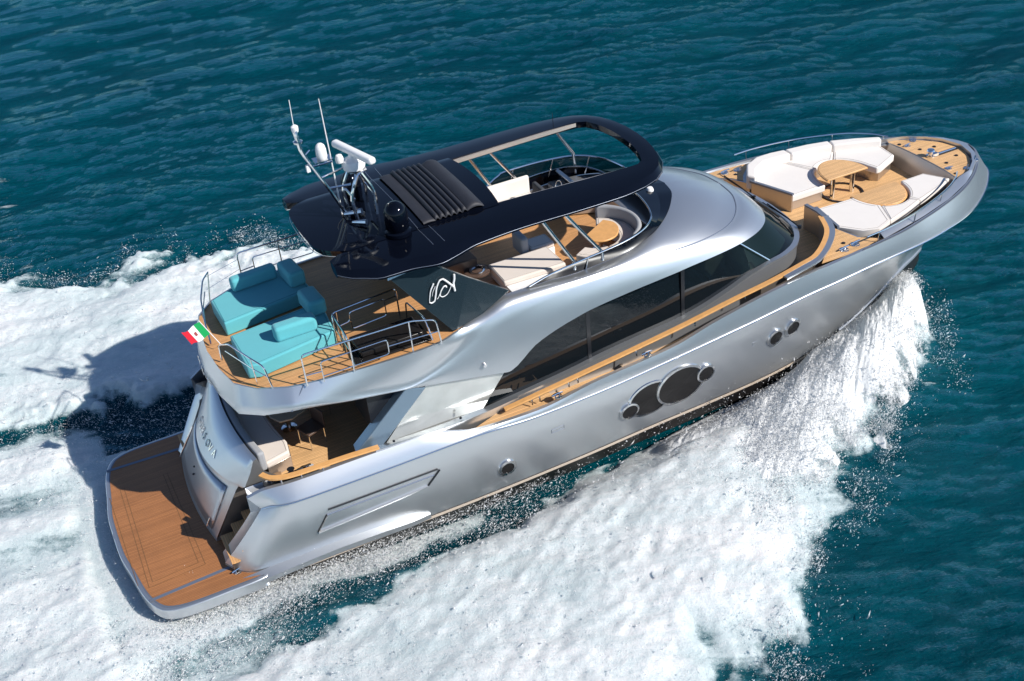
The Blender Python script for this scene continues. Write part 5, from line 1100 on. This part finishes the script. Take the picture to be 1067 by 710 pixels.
def curmat():
    t = CUR.node_tree; N = t.nodes; L = t.links; b = N['Principled BSDF']; b.inputs['Base Color'].default_value = (.95, .96, .965, 1); b.inputs['Roughness'].default_value = .9; b.inputs['Specular IOR Level'].default_value = .1
    a = N.new('ShaderNodeAttribute'); a.attribute_name = 'cover'; tc = N.new('ShaderNodeTexCoord'); n = N.new('ShaderNodeTexNoise'); n.inputs['Scale'].default_value = 7; n.inputs['Detail'].default_value = 8; n.inputs['Roughness'].default_value = .75; L.new(tc.outputs['Object'], n.inputs['Vector'])
    n.inputs['Scale'].default_value = 5; n.inputs['Detail'].default_value = 12
    m1 = N.new('ShaderNodeMath'); m1.operation = 'ADD'; L.new(a.outputs['Fac'], m1.inputs[0]); L.new(n.outputs['Fac'], m1.inputs[1])
    mr_ = N.new('ShaderNodeMapRange'); mr_.inputs[1].default_value = .78; mr_.inputs[2].default_value = 1.0; L.new(m1.outputs[0], mr_.inputs[0])
    bp = N.new('ShaderNodeBump'); bp.inputs['Strength'].default_value = .4; bp.inputs['Distance'].default_value = .04; L.new(n.outputs['Fac'], bp.inputs['Height']); L.new(bp.outputs[0], b.inputs['Normal'])
    tl = N.new('ShaderNodeBsdfTranslucent'); tl.inputs[0].default_value = (.96, .98, .99, 1); tp = N.new('ShaderNodeBsdfTransparent')
    x1 = N.new('ShaderNodeMixShader'); x1.inputs[0].default_value = .35; L.new(b.outputs[0], x1.inputs[1]); L.new(tl.outputs[0], x1.inputs[2])
    x2 = N.new('ShaderNodeMixShader'); L.new(mr_.outputs[0], x2.inputs[0]); L.new(tp.outputs[0], x2.inputs[1]); L.new(x1.outputs[0], x2.inputs[2]); L.new(x2.outputs[0], N['Material Output'].inputs[0])
curmat()
for side in (-1, 1):
    nt_, ns_ = 420, 150; tg, sg = np.meshgrid(np.linspace(0, 1, nt_), np.linspace(0, 1.12, ns_), indexing='ij'); cx_, cy_, cz_ = curtain(tg, sg, side)
    V = np.stack([cx_, cy_, cz_], -1).reshape(-1, 3); ii = (np.arange(nt_-1)[:, None]*ns_+np.arange(ns_-1)[None]).ravel(); fq = np.stack([ii, ii+ns_, ii+ns_+1, ii+1], 1)
    o = obj('bow_wave', (V.tolist(), fq.tolist()), CUR, None, angle=0); o['kind'] = 'stuff'; o['category'] = 'spray'; o['label'] = 'torn sheet of white water peeling off the %s side of the bow' % ('starboard' if side < 0 else 'port')
    big_ = fbm(cx_*2.2, cy_*2.2, 95, 5, .65); cov = (1.05-.95*sst(.5, 1.1, sg)+1.5*(big_-.5)*np.clip((sg-.35)*2.5, 0, 1))*sst(1.0, .82, tg)+.1
    a_ = o.data.attributes.new('cover', 'FLOAT', 'POINT'); a_.data.foreach_set('value', cov.ravel().astype('f'))
n = 90000; t_ = RS.rand(n)**.85*.9; s_ = 1-RS.rand(n)**1.4*.95
cx_, cy_, cz_ = curtain(t_, s_, -1); e_ = RS.exponential(.10, n)
Pc = np.stack([cx_+RS.randn(n)*.05+e_*.3, cy_-e_-RS.randn(n)*.04, cz_+np.abs(RS.randn(n))*.09], 1); kk_ = RS.rand(n) < np.clip((fbm(cx_*1.5, cy_*1.5, 97, 3)-.3)*2.5, .05, 1); Pc = Pc[kk_]; Rc = np.clip(.0035+RS.exponential(.0042, len(Pc)), 0, .03)
# speckle between hull and main foam, starboard and port
x, y = sample(420000, (-5, -6), (13, -2.9), lambda x, y: .22*np.clip(fbm(x*.7, y*2.5, 33, 3)*1.6-.3, 0, 1)*sst(11.5, 8, x)*sst(-5.6, -4.2, y)+.30*sst(-4.2, -3.2, y)*sst(8, 4, x))
z = np.abs(RS.randn(len(x)))*.10+.02; Ps = np.stack([x, y, z], 1); Rs = np.clip(.0035+RS.exponential(.0042, len(x)), 0, .03)
x, y = sample(300000, (-6, 1), (4, 8), lambda x, y: .16*np.clip(fbm(x*.7, y*2.5, 35, 3)*1.6-.3, 0, 1)*((y > 3.3) | (x < .2)))
z = np.abs(RS.randn(len(x)))*.10+.02; Pt = np.stack([x, y, z], 1); Rt = np.clip(.0035+RS.exponential(.0042, len(x)), 0, .03)
drops('bow_spray', np.concatenate([Pf, Pc]), np.concatenate([Rf, Rc]), 'white curtain of spray thrown out from the bow along the starboard side')
drops('wake_spray', np.concatenate([P1, Pg, Ps, Pt]), np.concatenate([R1, Rg, Rs, Rt]), 'fine white droplets over the foam and wake around the yacht')

for o in list(scene.objects):
    if '_o' in o: del o['_o']
    if o.type in ('CAMERA', 'LIGHT'): continue
